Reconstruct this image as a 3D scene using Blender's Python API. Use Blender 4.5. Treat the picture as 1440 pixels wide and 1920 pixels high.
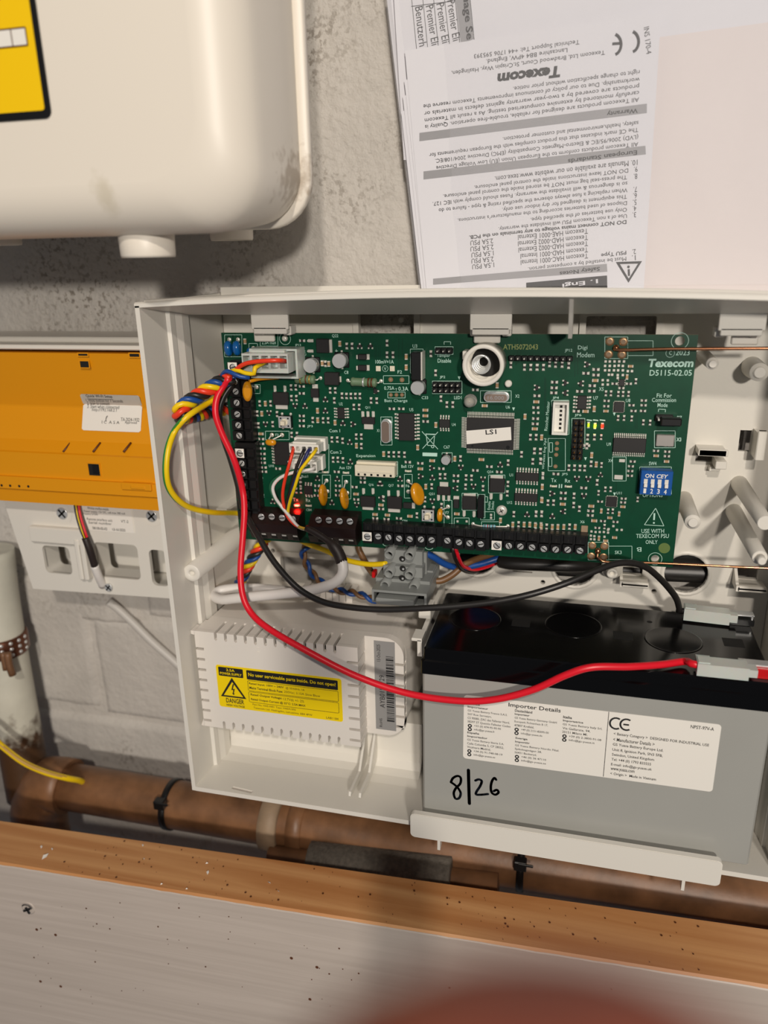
import bpy, bmesh, math, random
from mathutils import Vector as V, Matrix, noise
random.seed(7)
for o in list(bpy.data.objects): bpy.data.objects.remove(o)
sc = bpy.context.scene
C = sc.collection
S = 0.001                       # everything below is written in millimetres
# ---------------------------------------------------------------- camera
FPX = 1433.33
CP = V((62.951, -308.187, 171.974))
def basis(a, b, c):
    ca, sa, cb, sb, cc, s_ = math.cos(a), math.sin(a), math.cos(b), math.sin(b), math.cos(c), math.sin(c)
    f = V((-sb*ca, cb*ca, -sa)); r = V((cb, sb, 0)); u = r.cross(f)
    return cc*r+s_*u, -s_*r+cc*u, f
RX, UX, FX = basis(.3231, .2526, -.02084)
cd = bpy.data.cameras.new('camera'); cam = bpy.data.objects.new('camera', cd); C.objects.link(cam)
cam.matrix_world = Matrix(((RX.x, UX.x, -FX.x, CP.x*S), (RX.y, UX.y, -FX.y, CP.y*S), (RX.z, UX.z, -FX.z, CP.z*S), (0, 0, 0, 1)))
cd.sensor_fit = 'HORIZONTAL'; cd.lens = 6.86; cd.sensor_width = 6.86*1440/FPX
cd.clip_start = 0.002; cd.clip_end = 20
cd.dof.use_dof = True; cd.dof.focus_distance = 0.365; cd.dof.aperture_fstop = 1.78
sc.camera = cam
# ---------------------------------------------------------------- light
w = bpy.data.worlds.new('room'); sc.world = w; w.use_nodes = True
w.node_tree.nodes['Background'].inputs[0].default_value = (.76, .80, .90, 1)
w.node_tree.nodes['Background'].inputs[1].default_value = .115
def lamp(name, loc, target, power, size, col):
    d = bpy.data.lights.new(name, 'AREA'); d.shape = 'DISK'; d.size = size; d.energy = power; d.color = col
    o = bpy.data.objects.new(name, d); C.objects.link(o); o.location = loc
    o.rotation_euler = (V(target)-V(loc)).to_track_quat('-Z', 'Y').to_euler()
    return o
lamp('ceiling_lamp', (.26, -1.06, .80), (0, .03, .05), 6.4, .05, (1, .90, .79))
lamp('wall_lamp', (.42, -1.22, .40), (0, .03, .05), 9.3, .08, (1, .92, .82))
sc.view_settings.view_transform = 'Standard'; sc.view_settings.look = 'None'
sc.view_settings.gamma = 1; sc.view_settings.use_curve_mapping = False
sc.view_settings.exposure = 0.0
# ---------------------------------------------------------------- measuring helpers: a pixel of the photograph onto a plane of the place
def ray(x, y): return FX + RX*((x-720)/FPX) - UX*((y-960)/FPX)
def at(x, y, Y): d = ray(x, y); return CP + d*((Y-CP.y)/d.y)
def atz(x, y, Z): d = ray(x, y); return CP + d*((Z-CP.z)/d.z)
def atx(x, y, X): d = ray(x, y); return CP + d*((X-CP.x)/d.x)
# ---------------------------------------------------------------- materials
def lin(r, g, b):
    f = lambda c: (c/255/12.92 if c/255 <= .04045 else ((c/255+.055)/1.055)**2.4)
    return (f(r), f(g), f(b), 1)
def mat(name, col, rough=.45, metal=0, bump=0, bscale=300, var=0, vscale=60, emit=0, coat=0, spec=.5, trans=0, alpha=1, sss=0):
    m = bpy.data.materials.new(name); m.use_nodes = True
    nt = m.node_tree; b = nt.nodes['Principled BSDF']; c = lin(*col)
    b.inputs['Base Color'].default_value = c; b.inputs['Roughness'].default_value = rough; b.inputs['Metallic'].default_value = metal
    b.inputs['Specular IOR Level'].default_value = spec
    if coat: b.inputs['Coat Weight'].default_value = coat; b.inputs['Coat Roughness'].default_value = .1
    if trans: b.inputs['Transmission Weight'].default_value = trans
    if sss:
        b.inputs['Subsurface Weight'].default_value = sss; b.inputs['Subsurface Scale'].default_value = .002
    b.inputs['Alpha'].default_value = alpha
    if emit: b.inputs['Emission Color'].default_value = c; b.inputs['Emission Strength'].default_value = emit
    if var or bump: tc = nt.nodes.new('ShaderNodeTexCoord')
    if var:
        n = nt.nodes.new('ShaderNodeTexNoise'); n.inputs['Scale'].default_value = vscale; n.inputs['Detail'].default_value = 5
        nt.links.new(tc.outputs['Object'], n.inputs['Vector'])
        r = nt.nodes.new('ShaderNodeValToRGB'); nt.links.new(n.outputs['Fac'], r.inputs[0])
        r.color_ramp.elements[0].position = .3; r.color_ramp.elements[1].position = .7
        r.color_ramp.elements[0].color = tuple(x*(1-var) for x in c[:3])+(1,); r.color_ramp.elements[1].color = tuple(min(1, x*(1+var)) for x in c[:3])+(1,)
        nt.links.new(r.outputs[0], b.inputs['Base Color'])
    if bump:
        n = nt.nodes.new('ShaderNodeTexNoise'); n.inputs['Scale'].default_value = bscale; n.inputs['Detail'].default_value = 6
        nt.links.new(tc.outputs['Object'], n.inputs['Vector'])
        k = nt.nodes.new('ShaderNodeBump'); k.inputs['Strength'].default_value = bump; k.inputs['Distance'].default_value = .002
        nt.links.new(n.outputs['Fac'], k.inputs['Height']); nt.links.new(k.outputs[0], b.inputs['Normal'])
    return m
def nodes(m): return m.node_tree.nodes, m.node_tree.links, m.node_tree.nodes['Principled BSDF']
white = mat('white_plastic', (226, 222, 213), .38, bump=.02, bscale=900)
white2 = mat('white_plastic_psu', (228, 222, 214), .42)
cream = mat('cream_plastic', (226, 218, 196), .5)
connw = mat('connector_plastic', (232, 230, 222), .35)
nylon = mat('clear_nylon', (222, 226, 220), .25, trans=.25, sss=.3)
green = mat('solder_mask', (0, 66, 43), .38, var=.10, vscale=160, spec=.35)
green2 = mat('solder_mask_trace', (0, 54, 36), .4, spec=.35)
silk = mat('silkscreen', (190, 226, 212), .6)
edge = mat('board_edge', (190, 190, 160), .6)
tin = mat('solder', (236, 232, 222), .3, metal=.35)
steel = mat('screw_steel', (222, 224, 224), .28, metal=.55)
gold = mat('gold_pad', (176, 140, 104), .35, metal=.6)
goldb = mat('gold_pin', (225, 170, 90), .2, metal=1)
copper = mat('copper_wire', (214, 150, 112), .25, metal=1)
black = mat('black_plastic', (20, 20, 21), .35)
chip = mat('chip_epoxy', (33, 31, 31), .5)
ceram = mat('tan_ceramic', (176, 142, 104), .5)
blackg = mat('battery_lid', (7, 7, 8), .16, spec=.35)
grey = mat('battery_grey', (162, 162, 157), .32, var=.03, vscale=20)
tgrey = mat('terminal_grey', (138, 141, 139), .42)
dark = mat('dark_void', (14, 13, 12), .8)
orange = mat('disc_fuse', (214, 143, 8), .25, coat=.4)
blued = mat('blue_disc', (14, 102, 178), .22, coat=.5)
blues = mat('dip_blue', (14, 82, 160), .35)
resg = mat('resistor_green', (104, 128, 98), .5)
resb = mat('resistor_blue', (128, 178, 190), .4)
brn = mat('band_brown', (92, 50, 24), .5)
goldband = mat('band_gold', (190, 160, 80), .3, metal=.6)
redw = mat('red_pvc', (226, 22, 42), .36)
orew = mat('orange_red_pvc', (236, 62, 34), .36)
blackw = mat('black_pvc', (33, 31, 30), .38)
yellw = mat('yellow_pvc', (244, 206, 14), .38)
bluew = mat('blue_pvc', (24, 74, 148), .38)
navyw = mat('navy_pvc', (34, 40, 96), .4)
brownw = mat('brown_pvc', (118, 84, 52), .42)
greenw = mat('green_pvc', (24, 92, 62), .42)
gstripe = mat('green_stripe', (52, 130, 52), .42)
whitew = mat('white_pvc', (226, 222, 218), .4)
shrink = mat('heat_shrink', (40, 31, 29), .5)
yelmod = mat('yellow_module', (226, 150, 4), .45, bump=.03, bscale=1200)
paper = mat('paper', (220, 220, 227), .7)
paper2 = mat('paper_pinkish', (222, 214, 214), .7)
ink = mat('print_black', (22, 22, 24), .6)
inkg = mat('print_grey', (150, 150, 154), .6)
stick = mat('sticker_white', (240, 236, 228), .4)
sticks = mat('sticker_silver', (168, 166, 164), .35, metal=.3)
ylab = mat('label_yellow', (246, 214, 0), .35)
mylab = mat('meter_label_yellow', (250, 204, 4), .4)
marker = mat('marker_ink', (14, 22, 34), .35)
redt = mat('red_terminal', (196, 14, 18), .35)
pipe_b = mat('brown_pipe', (122, 86, 58), .45, var=.4, vscale=55, bump=.06, bscale=250)
pipe_g = mat('grey_sleeve', (112, 106, 97), .8, var=.25, vscale=400, bump=.3, bscale=900)
collar = mat('pipe_collar', (150, 128, 104), .6, var=.2, vscale=80)
lead_wire = mat('lead_grey_pvc', (200, 196, 190), .45)
skin = mat('skin', (136, 70, 52), .5, var=.1, vscale=300, bump=.05, bscale=2500)  # shade on the fingertip is put into this darker tone
nailm = mat('nail', (214, 152, 128), .3)
led_r = mat('led_red', (255, 16, 8), .3, emit=14)
led_r2 = mat('led_red_bright', (255, 14, 8), .3, emit=220)
led_y = mat('led_yellow', (225, 235, 30), .3, emit=9)
led_g = mat('led_green', (190, 225, 40), .3, emit=.8)
glassc = mat('clear_lens', (235, 235, 225), .08, trans=.6)
plaster = mat('painted_masonry', (196, 191, 184), .7, var=.06, vscale=25, bump=.45, bscale=260)
N, L, B = nodes(plaster)          # dark pitting and grit in the old paint
tc = N.new('ShaderNodeTexCoord'); n1 = N.new('ShaderNodeTexNoise'); n1.inputs['Scale'].default_value = 16; n1.inputs['Detail'].default_value = 3
n2 = N.new('ShaderNodeTexNoise'); n2.inputs['Scale'].default_value = 420; n2.inputs['Detail'].default_value = 5
L.new(tc.outputs['Object'], n1.inputs['Vector']); L.new(tc.outputs['Object'], n2.inputs['Vector'])
r1 = N.new('ShaderNodeValToRGB'); r1.color_ramp.elements[0].position = .56; r1.color_ramp.elements[1].position = .72; L.new(n1.outputs['Fac'], r1.inputs[0])
r2 = N.new('ShaderNodeValToRGB'); r2.color_ramp.elements[0].position = .52; r2.color_ramp.elements[1].position = .63; L.new(n2.outputs['Fac'], r2.inputs[0])
mu = N.new('ShaderNodeMath'); mu.operation = 'MULTIPLY'; L.new(r1.outputs[0], mu.inputs[0]); L.new(r2.outputs[0], mu.inputs[1])
mx = N.new('ShaderNodeMixRGB'); old = B.inputs['Base Color'].links[0].from_socket
L.new(mu.outputs[0], mx.inputs[0]); L.new(old, mx.inputs[1]); mx.inputs[2].default_value = lin(138, 130, 120); L.new(mx.outputs[0], B.inputs['Base Color'])
plaster2 = plaster.copy(); plaster2.name = 'rough_render'
for n_ in plaster2.node_tree.nodes:
    if n_.type == 'BUMP': n_.inputs['Strength'].default_value = .8
    if n_.type == 'VALTORGB' and abs(n_.color_ramp.elements[0].position-.56) < .001: n_.color_ramp.elements[0].position = .47; n_.color_ramp.elements[1].position = .66
def grain(name, c0, c1, sc_, rough, bump):
    m = mat(name, c0, rough); N, L, B = nodes(m)
    tc = N.new('ShaderNodeTexCoord'); mp = N.new('ShaderNodeMapping'); mp.inputs['Scale'].default_value = sc_
    n = N.new('ShaderNodeTexNoise'); n.inputs['Scale'].default_value = 1; n.inputs['Detail'].default_value = 6; n.inputs['Distortion'].default_value = .6
    r = N.new('ShaderNodeValToRGB'); r.color_ramp.elements[0].position = .35; r.color_ramp.elements[1].position = .68
    r.color_ramp.elements[0].color = lin(*c1); r.color_ramp.elements[1].color = lin(*c0)
    k = N.new('ShaderNodeBump'); k.inputs['Strength'].default_value = bump; k.inputs['Distance'].default_value = .001
    L.new(tc.outputs['Object'], mp.inputs[0]); L.new(mp.outputs[0], n.inputs['Vector']); L.new(n.outputs['Fac'], r.inputs[0]); L.new(r.outputs[0], B.inputs['Base Color'])
    L.new(n.outputs['Fac'], k.inputs['Height']); L.new(k.outputs[0], B.inputs['Normal'])
    return m
pine = grain('pine', (214, 160, 106), (188, 128, 76), (5, 120, 120), .5, .08)
paintw = grain('brushed_white_paint', (200, 188, 178), (190, 178, 168), (8, 60, 260), .45, .15)
# old grime on the corner of the meter box
meterw = mat('meter_box_plastic', (234, 226, 213), .42)
N, L, B = nodes(meterw)
def blot(center, rad, scale, lo, hi):
    tc = N.new('ShaderNodeTexCoord'); mp = N.new('ShaderNodeMapping'); mp.vector_type = 'POINT'
    for i in range(3): mp.inputs['Scale'].default_value[i] = 1/(rad[i]*S); mp.inputs['Location'].default_value[i] = -center[i]/rad[i]
    ln = N.new('ShaderNodeVectorMath'); ln.operation = 'LENGTH'; L.new(tc.outputs['Object'], mp.inputs[0]); L.new(mp.outputs[0], ln.inputs[0])
    n = N.new('ShaderNodeTexNoise'); n.inputs['Scale'].default_value = scale; n.inputs['Detail'].default_value = 8; L.new(tc.outputs['Object'], n.inputs['Vector'])
    a = N.new('ShaderNodeMath'); a.operation = 'SUBTRACT'; L.new(n.outputs['Fac'], a.inputs[0])
    m2 = N.new('ShaderNodeMath'); m2.operation = 'MULTIPLY'; m2.inputs[1].default_value = .42; L.new(ln.outputs['Value'], m2.inputs[0]); L.new(m2.outputs[0], a.inputs[1])
    mr = N.new('ShaderNodeMapRange'); mr.inputs[1].default_value = lo; mr.inputs[2].default_value = hi; L.new(a.outputs[0], mr.inputs[0])
    return mr.outputs[0]
METER_STAINS = (blot, N, L, B)
# ---------------------------------------------------------------- mesh building
class M:
    def __init__(s): s.v = []; s.f = []; s.m = []; s.k = 0; s.sm = []
    def add(s, vs, fs, smooth=False):
        o = len(s.v); s.v += [V(p) for p in vs]; s.f += [tuple(i+o for i in f) for f in fs]; s.m += [s.k]*len(fs); s.sm += [smooth]*len(fs); return s
    def mat(s, k): s.k = k; return s
    def box(s, x0, x1, y0, y1, z0, z1, c=0, rot=None, piv=None):
        if x0 > x1: x0, x1 = x1, x0
        if y0 > y1: y0, y1 = y1, y0
        if z0 > z1: z0, z1 = z1, z0
        if c <= 0:
            vs = [(x, y, z) for x in (x0, x1) for y in (y0, y1) for z in (z0, z1)]
            fs = [(0, 1, 3, 2), (4, 6, 7, 5), (0, 4, 5, 1), (2, 3, 7, 6), (0, 2, 6, 4), (1, 5, 7, 3)]
        else:
            bm = bmesh.new(); bmesh.ops.create_cube(bm, size=1)
            for q in bm.verts: q.co = V(((x0+x1)/2+q.co.x*(x1-x0), (y0+y1)/2+q.co.y*(y1-y0), (z0+z1)/2+q.co.z*(z1-z0)))
            bmesh.ops.bevel(bm, geom=bm.edges[:], offset=c, segments=1 if c < 1 else 2, profile=.5, affect='EDGES')
            bm.verts.index_update(); vs = [q.co.copy() for q in bm.verts]; fs = [tuple(q.index for q in f.verts) for f in bm.faces]; bm.free()
        if rot is not None:
            p = V(piv) if piv else V(((x0+x1)/2, (y0+y1)/2, (z0+z1)/2)); vs = [p+rot @ (V(q)-p) for q in vs]
        return s.add(vs, fs)
    def ringed(s, rings, cap0=True, cap1=True, smooth=True):
        n = len(rings[0]); vs = [p for r in rings for p in r]; fs = []
        for i in range(len(rings)-1):
            for j in range(n): a = i*n+j; b = i*n+(j+1) % n; fs.append((a, b, b+n, a+n))
        o = len(s.v); s.add(vs, fs, smooth)
        if cap0: s.f.append(tuple(o+j for j in reversed(range(n)))); s.m.append(s.k); s.sm.append(False)
        if cap1: s.f.append(tuple(o+(len(rings)-1)*n+j for j in range(n))); s.m.append(s.k); s.sm.append(False)
        return s
    def cyl(s, p0, p1, r0, r1=None, n=16, cap0=True, cap1=True):
        p0, p1 = V(p0), V(p1); r1 = r0 if r1 is None else r1
        return s.lathe(p0, p1-p0, [(0, r0), ((p1-p0).length, r1)], n, cap0, cap1)
    def lathe(s, p, ax, prof, n=16, cap0=True, cap1=True):
        ax = V(ax).normalized(); t = ax.orthogonal().normalized(); b = ax.cross(t)
        return s.ringed([[V(p)+ax*h+(t*math.cos(k*2*math.pi/n)+b*math.sin(k*2*math.pi/n))*r for k in range(n)] for h, r in prof], cap0, cap1)
    def tube(s, pts, r, n=10, cap=True, rr=None):
        fr = frames(pts); rings = []
        for i, (p, t, a, b) in enumerate(fr):
            q = rr(i/(len(fr)-1)) if rr else r
            rings.append([p+(a*math.cos(k*2*math.pi/n)+b*math.sin(k*2*math.pi/n))*q for k in range(n)])
        return s.ringed(rings, cap, cap)
    def prism(s, poly, y0, y1, f=None):       # polygon in (x, z) pulled along y, or through f(u, v, w)
        f = f or (lambda u, v, w_: V((u, w_, v))); n = len(poly)
        return s.ringed([[f(u, v, y0) for u, v in poly], [f(u, v, y1) for u, v in poly]], smooth=False)
    def panel(s, outer, holes, w0, w1, f=None):     # flat sheet with real openings
        f = f or (lambda u, v, w_: V((u, w_, v)))
        bm = bmesh.new(); loops = []
        for lp in [outer]+holes:
            vs = [bm.verts.new((u, v, 0)) for u, v in lp]; loops.append(vs)
            for i in range(len(vs)): bm.edges.new((vs[i], vs[(i+1) % len(vs)]))
        bmesh.ops.triangle_fill(bm, use_beauty=True, use_dissolve=False, edges=bm.edges[:])
        bm.verts.index_update(); n = len(bm.verts); co = [q.co.copy() for q in bm.verts]
        tri = [tuple(q.index for q in fc.verts) for fc in bm.faces]
        lpi = [[q.index for q in lp] for lp in loops]; bm.free()
        vs = [f(c.x, c.y, w0) for c in co]+[f(c.x, c.y, w1) for c in co]
        fs = tri+[tuple(i+n for i in reversed(t)) for t in tri]
        for lp in lpi:
            for i in range(len(lp)): a, b = lp[i], lp[(i+1) % len(lp)]; fs.append((a, b, b+n, a+n))
        return s.add(vs, fs)
    def quad(s, a, b, c, d): return s.add([a, b, c, d], [(0, 1, 2, 3)])
    def line(s, p0, p1, wd, up=(0, -1, 0)):
        p0, p1 = V(p0), V(p1); d = (p1-p0); sd = d.cross(V(up)).normalized()*wd/2
        return s.quad(p0-sd, p1-sd, p1+sd, p0+sd)
    def poly(s, pts, wd, closed=True):
        for i in range(len(pts)-(0 if closed else 1)): s.line(pts[i], pts[(i+1) % len(pts)], wd)
        return s
    def disc(s, c, r, n=20, r2=0, up=(0, -1, 0)):
        up = V(up).normalized(); t = up.orthogonal().normalized(); b = up.cross(t); c = V(c)
        o = [c+(t*math.cos(k*2*math.pi/n)+b*math.sin(k*2*math.pi/n))*r for k in range(n)]
        if not r2: return s.add(o, [tuple(range(n))])
        i = [c+(t*math.cos(k*2*math.pi/n)+b*math.sin(k*2*math.pi/n))*r2 for k in range(n)]
        return s.add(o+i, [(k, (k+1) % n, n+(k+1) % n, n+k) for k in range(n)])
    def text(s, body, O, U, W=None, h=None, bold=0, shear=0, fix=False):
        vs, fs, (x0, y0, x1, y1) = glyphs(body, bold, shear)
        O, U = V(O), V(U)
        if W is None: W = V((-U.z, 0, U.x)).normalized()*h
        W = V(W)
        if fix: U = U.normalized()*(W.length*(x1-x0)/.72); y0, y1 = 0, .72
        return s.add([O+U*((x-x0)/(x1-x0))+W*((y-y0)/(y1-y0)) for x, y in vs], fs)
def rrect(x0, x1, z0, z1, r, n=5):
    P = []
    for cx, cz, a in ((x1-r, z1-r, 0), (x0+r, z1-r, 90), (x0+r, z0+r, 180), (x1-r, z0+r, 270)):
        for k in range(n+1): t = math.radians(a+90*k/n); P.append((cx+r*math.cos(t), cz+r*math.sin(t)))
    return P
def circ(x, z, r, n=24): return [(x+r*math.cos(k*2*math.pi/n), z+r*math.sin(k*2*math.pi/n)) for k in range(n)]
_G = {}
def glyphs(body, bold, shear):
    k = (body, bold, shear)
    if k not in _G:
        c = bpy.data.curves.new('t', 'FONT'); c.body = body; c.offset = bold; c.shear = shear; c.resolution_u = 2; c.size = 1; c.space_line = .95
        o = bpy.data.objects.new('t', c); C.objects.link(o); bpy.context.view_layer.update()
        me = o.evaluated_get(bpy.context.evaluated_depsgraph_get()).to_mesh()
        vs = [(p.co.x, p.co.y) for p in me.vertices]; fs = [tuple(p.vertices) for p in me.polygons]
        xs = [p[0] for p in vs]; ys = [p[1] for p in vs]
        _G[k] = (vs, fs, (min(xs), min(ys), max(xs), max(ys))); bpy.data.objects.remove(o); bpy.data.curves.remove(c)
    return _G[k]
def smooth_path(pts, step=2.0):
    pts = [V(p) for p in pts]; P = [pts[0]*2-pts[1]]+pts+[pts[-1]*2-pts[-2]]; out = []
    for i in range(1, len(P)-2):
        a, b, c, d = P[i-1:i+3]; n = max(2, int((c-b).length/step))
        for k in range(n):
            t = k/n; out.append(.5*((2*b)+(c-a)*t+(2*a-5*b+4*c-d)*t*t+(3*b-a-3*c+d)*t**3))
    return out+[pts[-1]]
def frames(pts):
    out = []; a = None
    for i, p in enumerate(pts):
        t = (pts[min(i+1, len(pts)-1)]-pts[max(i-1, 0)]).normalized()
        a = t.orthogonal().normalized() if a is None else (a-t*a.dot(t)).normalized()
        out.append((p, t, a, t.cross(a)))
    return out
# ---------------------------------------------------------------- objects
def mesh(name, mb, mats, origin):
    me = bpy.data.meshes.new(name); og = V(origin)
    me.from_pydata([tuple((p-og)*S) for p in mb.v], [], mb.f)
    for m in (mats if isinstance(mats, (list, tuple)) else [mats]): me.materials.append(m)
    me.polygons.foreach_set('material_index', mb.m); me.polygons.foreach_set('use_smooth', mb.sm)
    bm = bmesh.new(); bm.from_mesh(me); bmesh.ops.recalc_face_normals(bm, faces=bm.faces); bm.to_mesh(me); bm.free()
    me.update(); return me
ORG = {}
def thing(name, label, cat, loc, group=None):
    o = bpy.data.objects.new(name, None); o.empty_display_size = .01; C.objects.link(o); o.location = V(loc)*S; ORG[o] = V(loc)
    o['label'] = label; o['category'] = cat
    if group: o['group'] = group
    return o
def part(par, name, mb, mats, label=None, kind=None):
    me = mesh(name, mb, mats, ORG[par]); o = bpy.data.objects.new(name, me); C.objects.link(o); o.parent = par; ORG[o] = ORG[par]
    if label: o['label'] = label
    if kind: o['kind'] = kind
    return o
def flat(par, name, mb, mats, label=None, kind=None):   # print: keep the winding as made
    return part(par, name, mb, mats, label, kind)
def single(name, mb, mats, label, cat, loc, group=None, kind=None):
    me = mesh(name, mb, mats, loc); o = bpy.data.objects.new(name, me); C.objects.link(o); o.location = V(loc)*S; ORG[o] = V(loc)
    if label: o['label'] = label
    if cat: o['category'] = cat
    if group: o['group'] = group
    if kind: o['kind'] = kind
    return o
def put(par, name, me, loc, rot=0):             # a copy that shares its mesh, turned in the plane of the board
    o = bpy.data.objects.new(name, me); C.objects.link(o); o.parent = par; ORG[o] = ORG[par]
    o.location = (V(loc)-ORG[par])*S; o.rotation_euler = (0, math.radians(rot), 0); return o
# ================================================================ the wall
WY = 94
def rough(x, z, a):
    p = V((x*.02, z*.02, 3.1)); return a*(noise.fractal(p, .9, 2.1, 4)+.35*noise.noise(V((x*.11, z*.11, 9))))
def slab_mesh(x0, x1, z0, z1, y0, amp, step=3.0, edge_r=3.0, depth=10):
    nx, nz = max(2, int((x1-x0)/step)), max(2, int((z1-z0)/step)); vs = []; fs = []
    for i in range(nx+1):
        for j in range(nz+1):
            x = x0+(x1-x0)*i/nx; z = z0+(z1-z0)*j/nz
            d = min(x-x0, x1-x, z-z0, z1-z)+1.2*noise.noise(V((x*.05, z*.05, 1)))
            e = 0 if d > edge_r or edge_r == 0 else depth*(1-max(0, d)/edge_r)**2*.5
            vs.append(V((x, y0+e+rough(x, z, amp), z)))
    for i in range(nx):
        for j in range(nz): a = i*(nz+1)+j; fs.append((a, a+nz+1, a+nz+2, a+1))
    m = M(); m.add(vs, fs, True); return m
wall = single('wall_back', slab_mesh(-420, 420, -420, 470, WY+2, .9, 6, 0), plaster, 'painted rough masonry wall', None, (0, WY, 0))
wall['kind'] = 'structure'
# plaster coat above, thick painted blocks with sunk joints below
for (x0, x1, z0, z1, a, st) in [(-420, 420, 118, 470, 1.5, 2.6),
        (-262, -206, -24, 115, 1.6, 2.6), (-203, 60, -50, 115, .9, 3), (-420, -266, -24, 115, 1.0, 3),
        (-420, -249, -126, -27, 1.1, 3), (-262, -209, -58, -27, 2.4, 2.4), (-246, -110, -130, -53, .8, 3), (-107, 200, -130, -53, .8, 4),
        (-420, -180, -240, -133, 1.0, 3), (-177, 120, -240, -133, 1.0, 4), (123, 420, -240, -133, 1.0, 5), (203, 420, -130, 115, 1, 6)]:
    part(wall, 'block', slab_mesh(x0, x1, z0, z1, WY-1.5, a*.8, st, 3), plaster2 if z0 > 100 else plaster)
# ================================================================ meter box, upper left
mb_o = thing('meter_box', 'big white plastic meter box with a yellow warning label and a dirty lower corner', 'meter box', (-190, WY, 180))
blot, N, L, B = METER_STAINS
s1 = blot((-50+190, 2-WY, 201-180), (15, 30, 15), 260, .2, .42); s2 = blot((-104+190, -47-WY, 196-180), (9, 10, 14), 90, .26, .5)
m1 = N.new('ShaderNodeMixRGB'); m1.inputs[1].default_value = lin(234, 226, 213); m1.inputs[2].default_value = lin(164, 146, 124)
sc1 = N.new('ShaderNodeMath'); sc1.operation = 'MULTIPLY'; sc1.inputs[1].default_value = .65; L.new(s1, sc1.inputs[0]); L.new(sc1.outputs[0], m1.inputs[0])
m2 = N.new('ShaderNodeMixRGB'); m2.inputs[2].default_value = lin(176, 164, 130); L.new(m1.outputs[0], m2.inputs[1])
sc2 = N.new('ShaderNodeMath'); sc2.operation = 'MULTIPLY'; sc2.inputs[1].default_value = .35; L.new(s2, sc2.inputs[0]); L.new(sc2.outputs[0], m2.inputs[0])
L.new(m2.outputs[0], B.inputs['Base Color'])
def ring(y, x0, x1, z0, z1, r): return [V((x, y, z)) for x, z in rrect(x0, x1, z0, z1, r, 8)]
b = M()
prof = [(WY-3, -80, 195, 16), (22, -76, 193, 16), (17, -60, 189, 18), (12, -52, 187.5, 20)]
rings = [ring(y, -400, x1, z0, 470, r) for y, x1, z0, r in prof]+[ring(8, -400, -50.5, 185, 470, 20), ring(-10, -400, -49.5, 183.2, 470, 20), ring(-28, -400, -49.8, 181.4, 470, 21)]
for t in range(0, 91, 10):
    a = math.radians(t); R_ = 17; k = R_*(1-math.cos(a)); rings.append(ring(-30-R_*math.sin(a), -400, -50-k, 181.2+k, 470, 22))
b.ringed(rings, True, True); part(mb_o, 'body', b, meterw)
b = M(); b.ringed([ring(y, -404, -47.2-k, 183.6+k, 474, 20) for y, k in ((15, .5), (14.5, 0), (11, 0), (10.5, .5), (10.2, 3))]); part(mb_o, 'rim', b, meterw)
for (px, pyb, y, r) in ((279, 486, -22, 11), (435, 454, 48, 10.5), (3, 463, 50, 10.5)):
    c = at(px, pyb-3, y); b = M(); b.lathe((c.x, y, 189), (0, 0, -1), [(0, r), (189-c.z-1, r*.96), (189-c.z, r*.93), (189-c.z, r*.82), (8, r*.8)], 28, True, True); part(mb_o, 'conduit_spout', b, meterw)
# warning label on its front
c = at(99, 222, -46.9); ux = at(60, 0, -46.9)-c
b = M(); lab_o = [(-170, c.z), (c.x, c.z), (c.x, 330), (-170, 330)]
def sk(x, z): return V((x, 0, z))
b.prism(rrect(-230, c.x, c.z, 340, 2.5), -47.6, -46.8); part(mb_o, 'label_border', b, black, 'black border of the warning label')
b = M(); b.prism(rrect(-230, c.x-2.2, c.z+2.6, 340, 1), -47.8, -47.5); lb = part(mb_o, 'warning_label', b, mylab, 'yellow warning label with black border')
b = M(); p0 = at(51, 52, -47.9); p1 = at(47, 86, -47.9); p2 = at(20, 52, -47.9)
zt, zb = at(30, 53, -47.9).z, at(30, 87, -47.9).z
xs = [at(x, 70, -47.9).x for x in (50, 22, -8, -40)]
for i in range(3): b.box(xs[i+1]+.2, xs[i]-.2, -47.95, -47.75, zb, zt)
part(mb_o, 'write_on_field', b, stick, 'row of white boxes on the yellow label')
b = M(); b.poly([(xs[3], -48, zt), (xs[0], -48, zt), (xs[0], -48, zb), (xs[3], -48, zb)], .5)
for x in xs[1:3]: b.line((x, -48, zb), (x, -48, zt), .4)
part(mb_o, 'field_outline', b, brn)
# ================================================================ alarm enclosure
en = thing('alarm_enclosure', 'open white plastic control panel housing screwed to the wall, holding the green circuit board', 'enclosure', (18, WY-2, 30))
def ztop(x): return 157.8-3.6*((x-18)/145)**2
ZB = -98
# side wall, drawn as its own section and pulled up
def side(sgn, x0):
    f = lambda u, v, w_: V((x0+sgn*u, v, w_))
    sec = [(0, 0), (2.2, 0), (2.2, 1), (2.6, 21), (4.2, 22), (4.4, 26), (4.0, 26.5), (5.4, 31), (5.4, 37.5), (3.2, 38.5), (2.8, 82), (2.8, WY-3), (-1.5, WY-3), (-1.2, 8), (0, 7.5)]
    b = M(); n = len(sec); lo = [f(u, v, ZB-2.5-.05*v) for u, v in sec]; hi = [f(u, v, 153.4 if v < 38.2 else 155) for u, v in sec]
    b.ringed([lo, hi], smooth=False); return b
part(en, 'side_wall', side(1, -127.2), white); part(en, 'side_wall', side(-1, 165.0), white)
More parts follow.
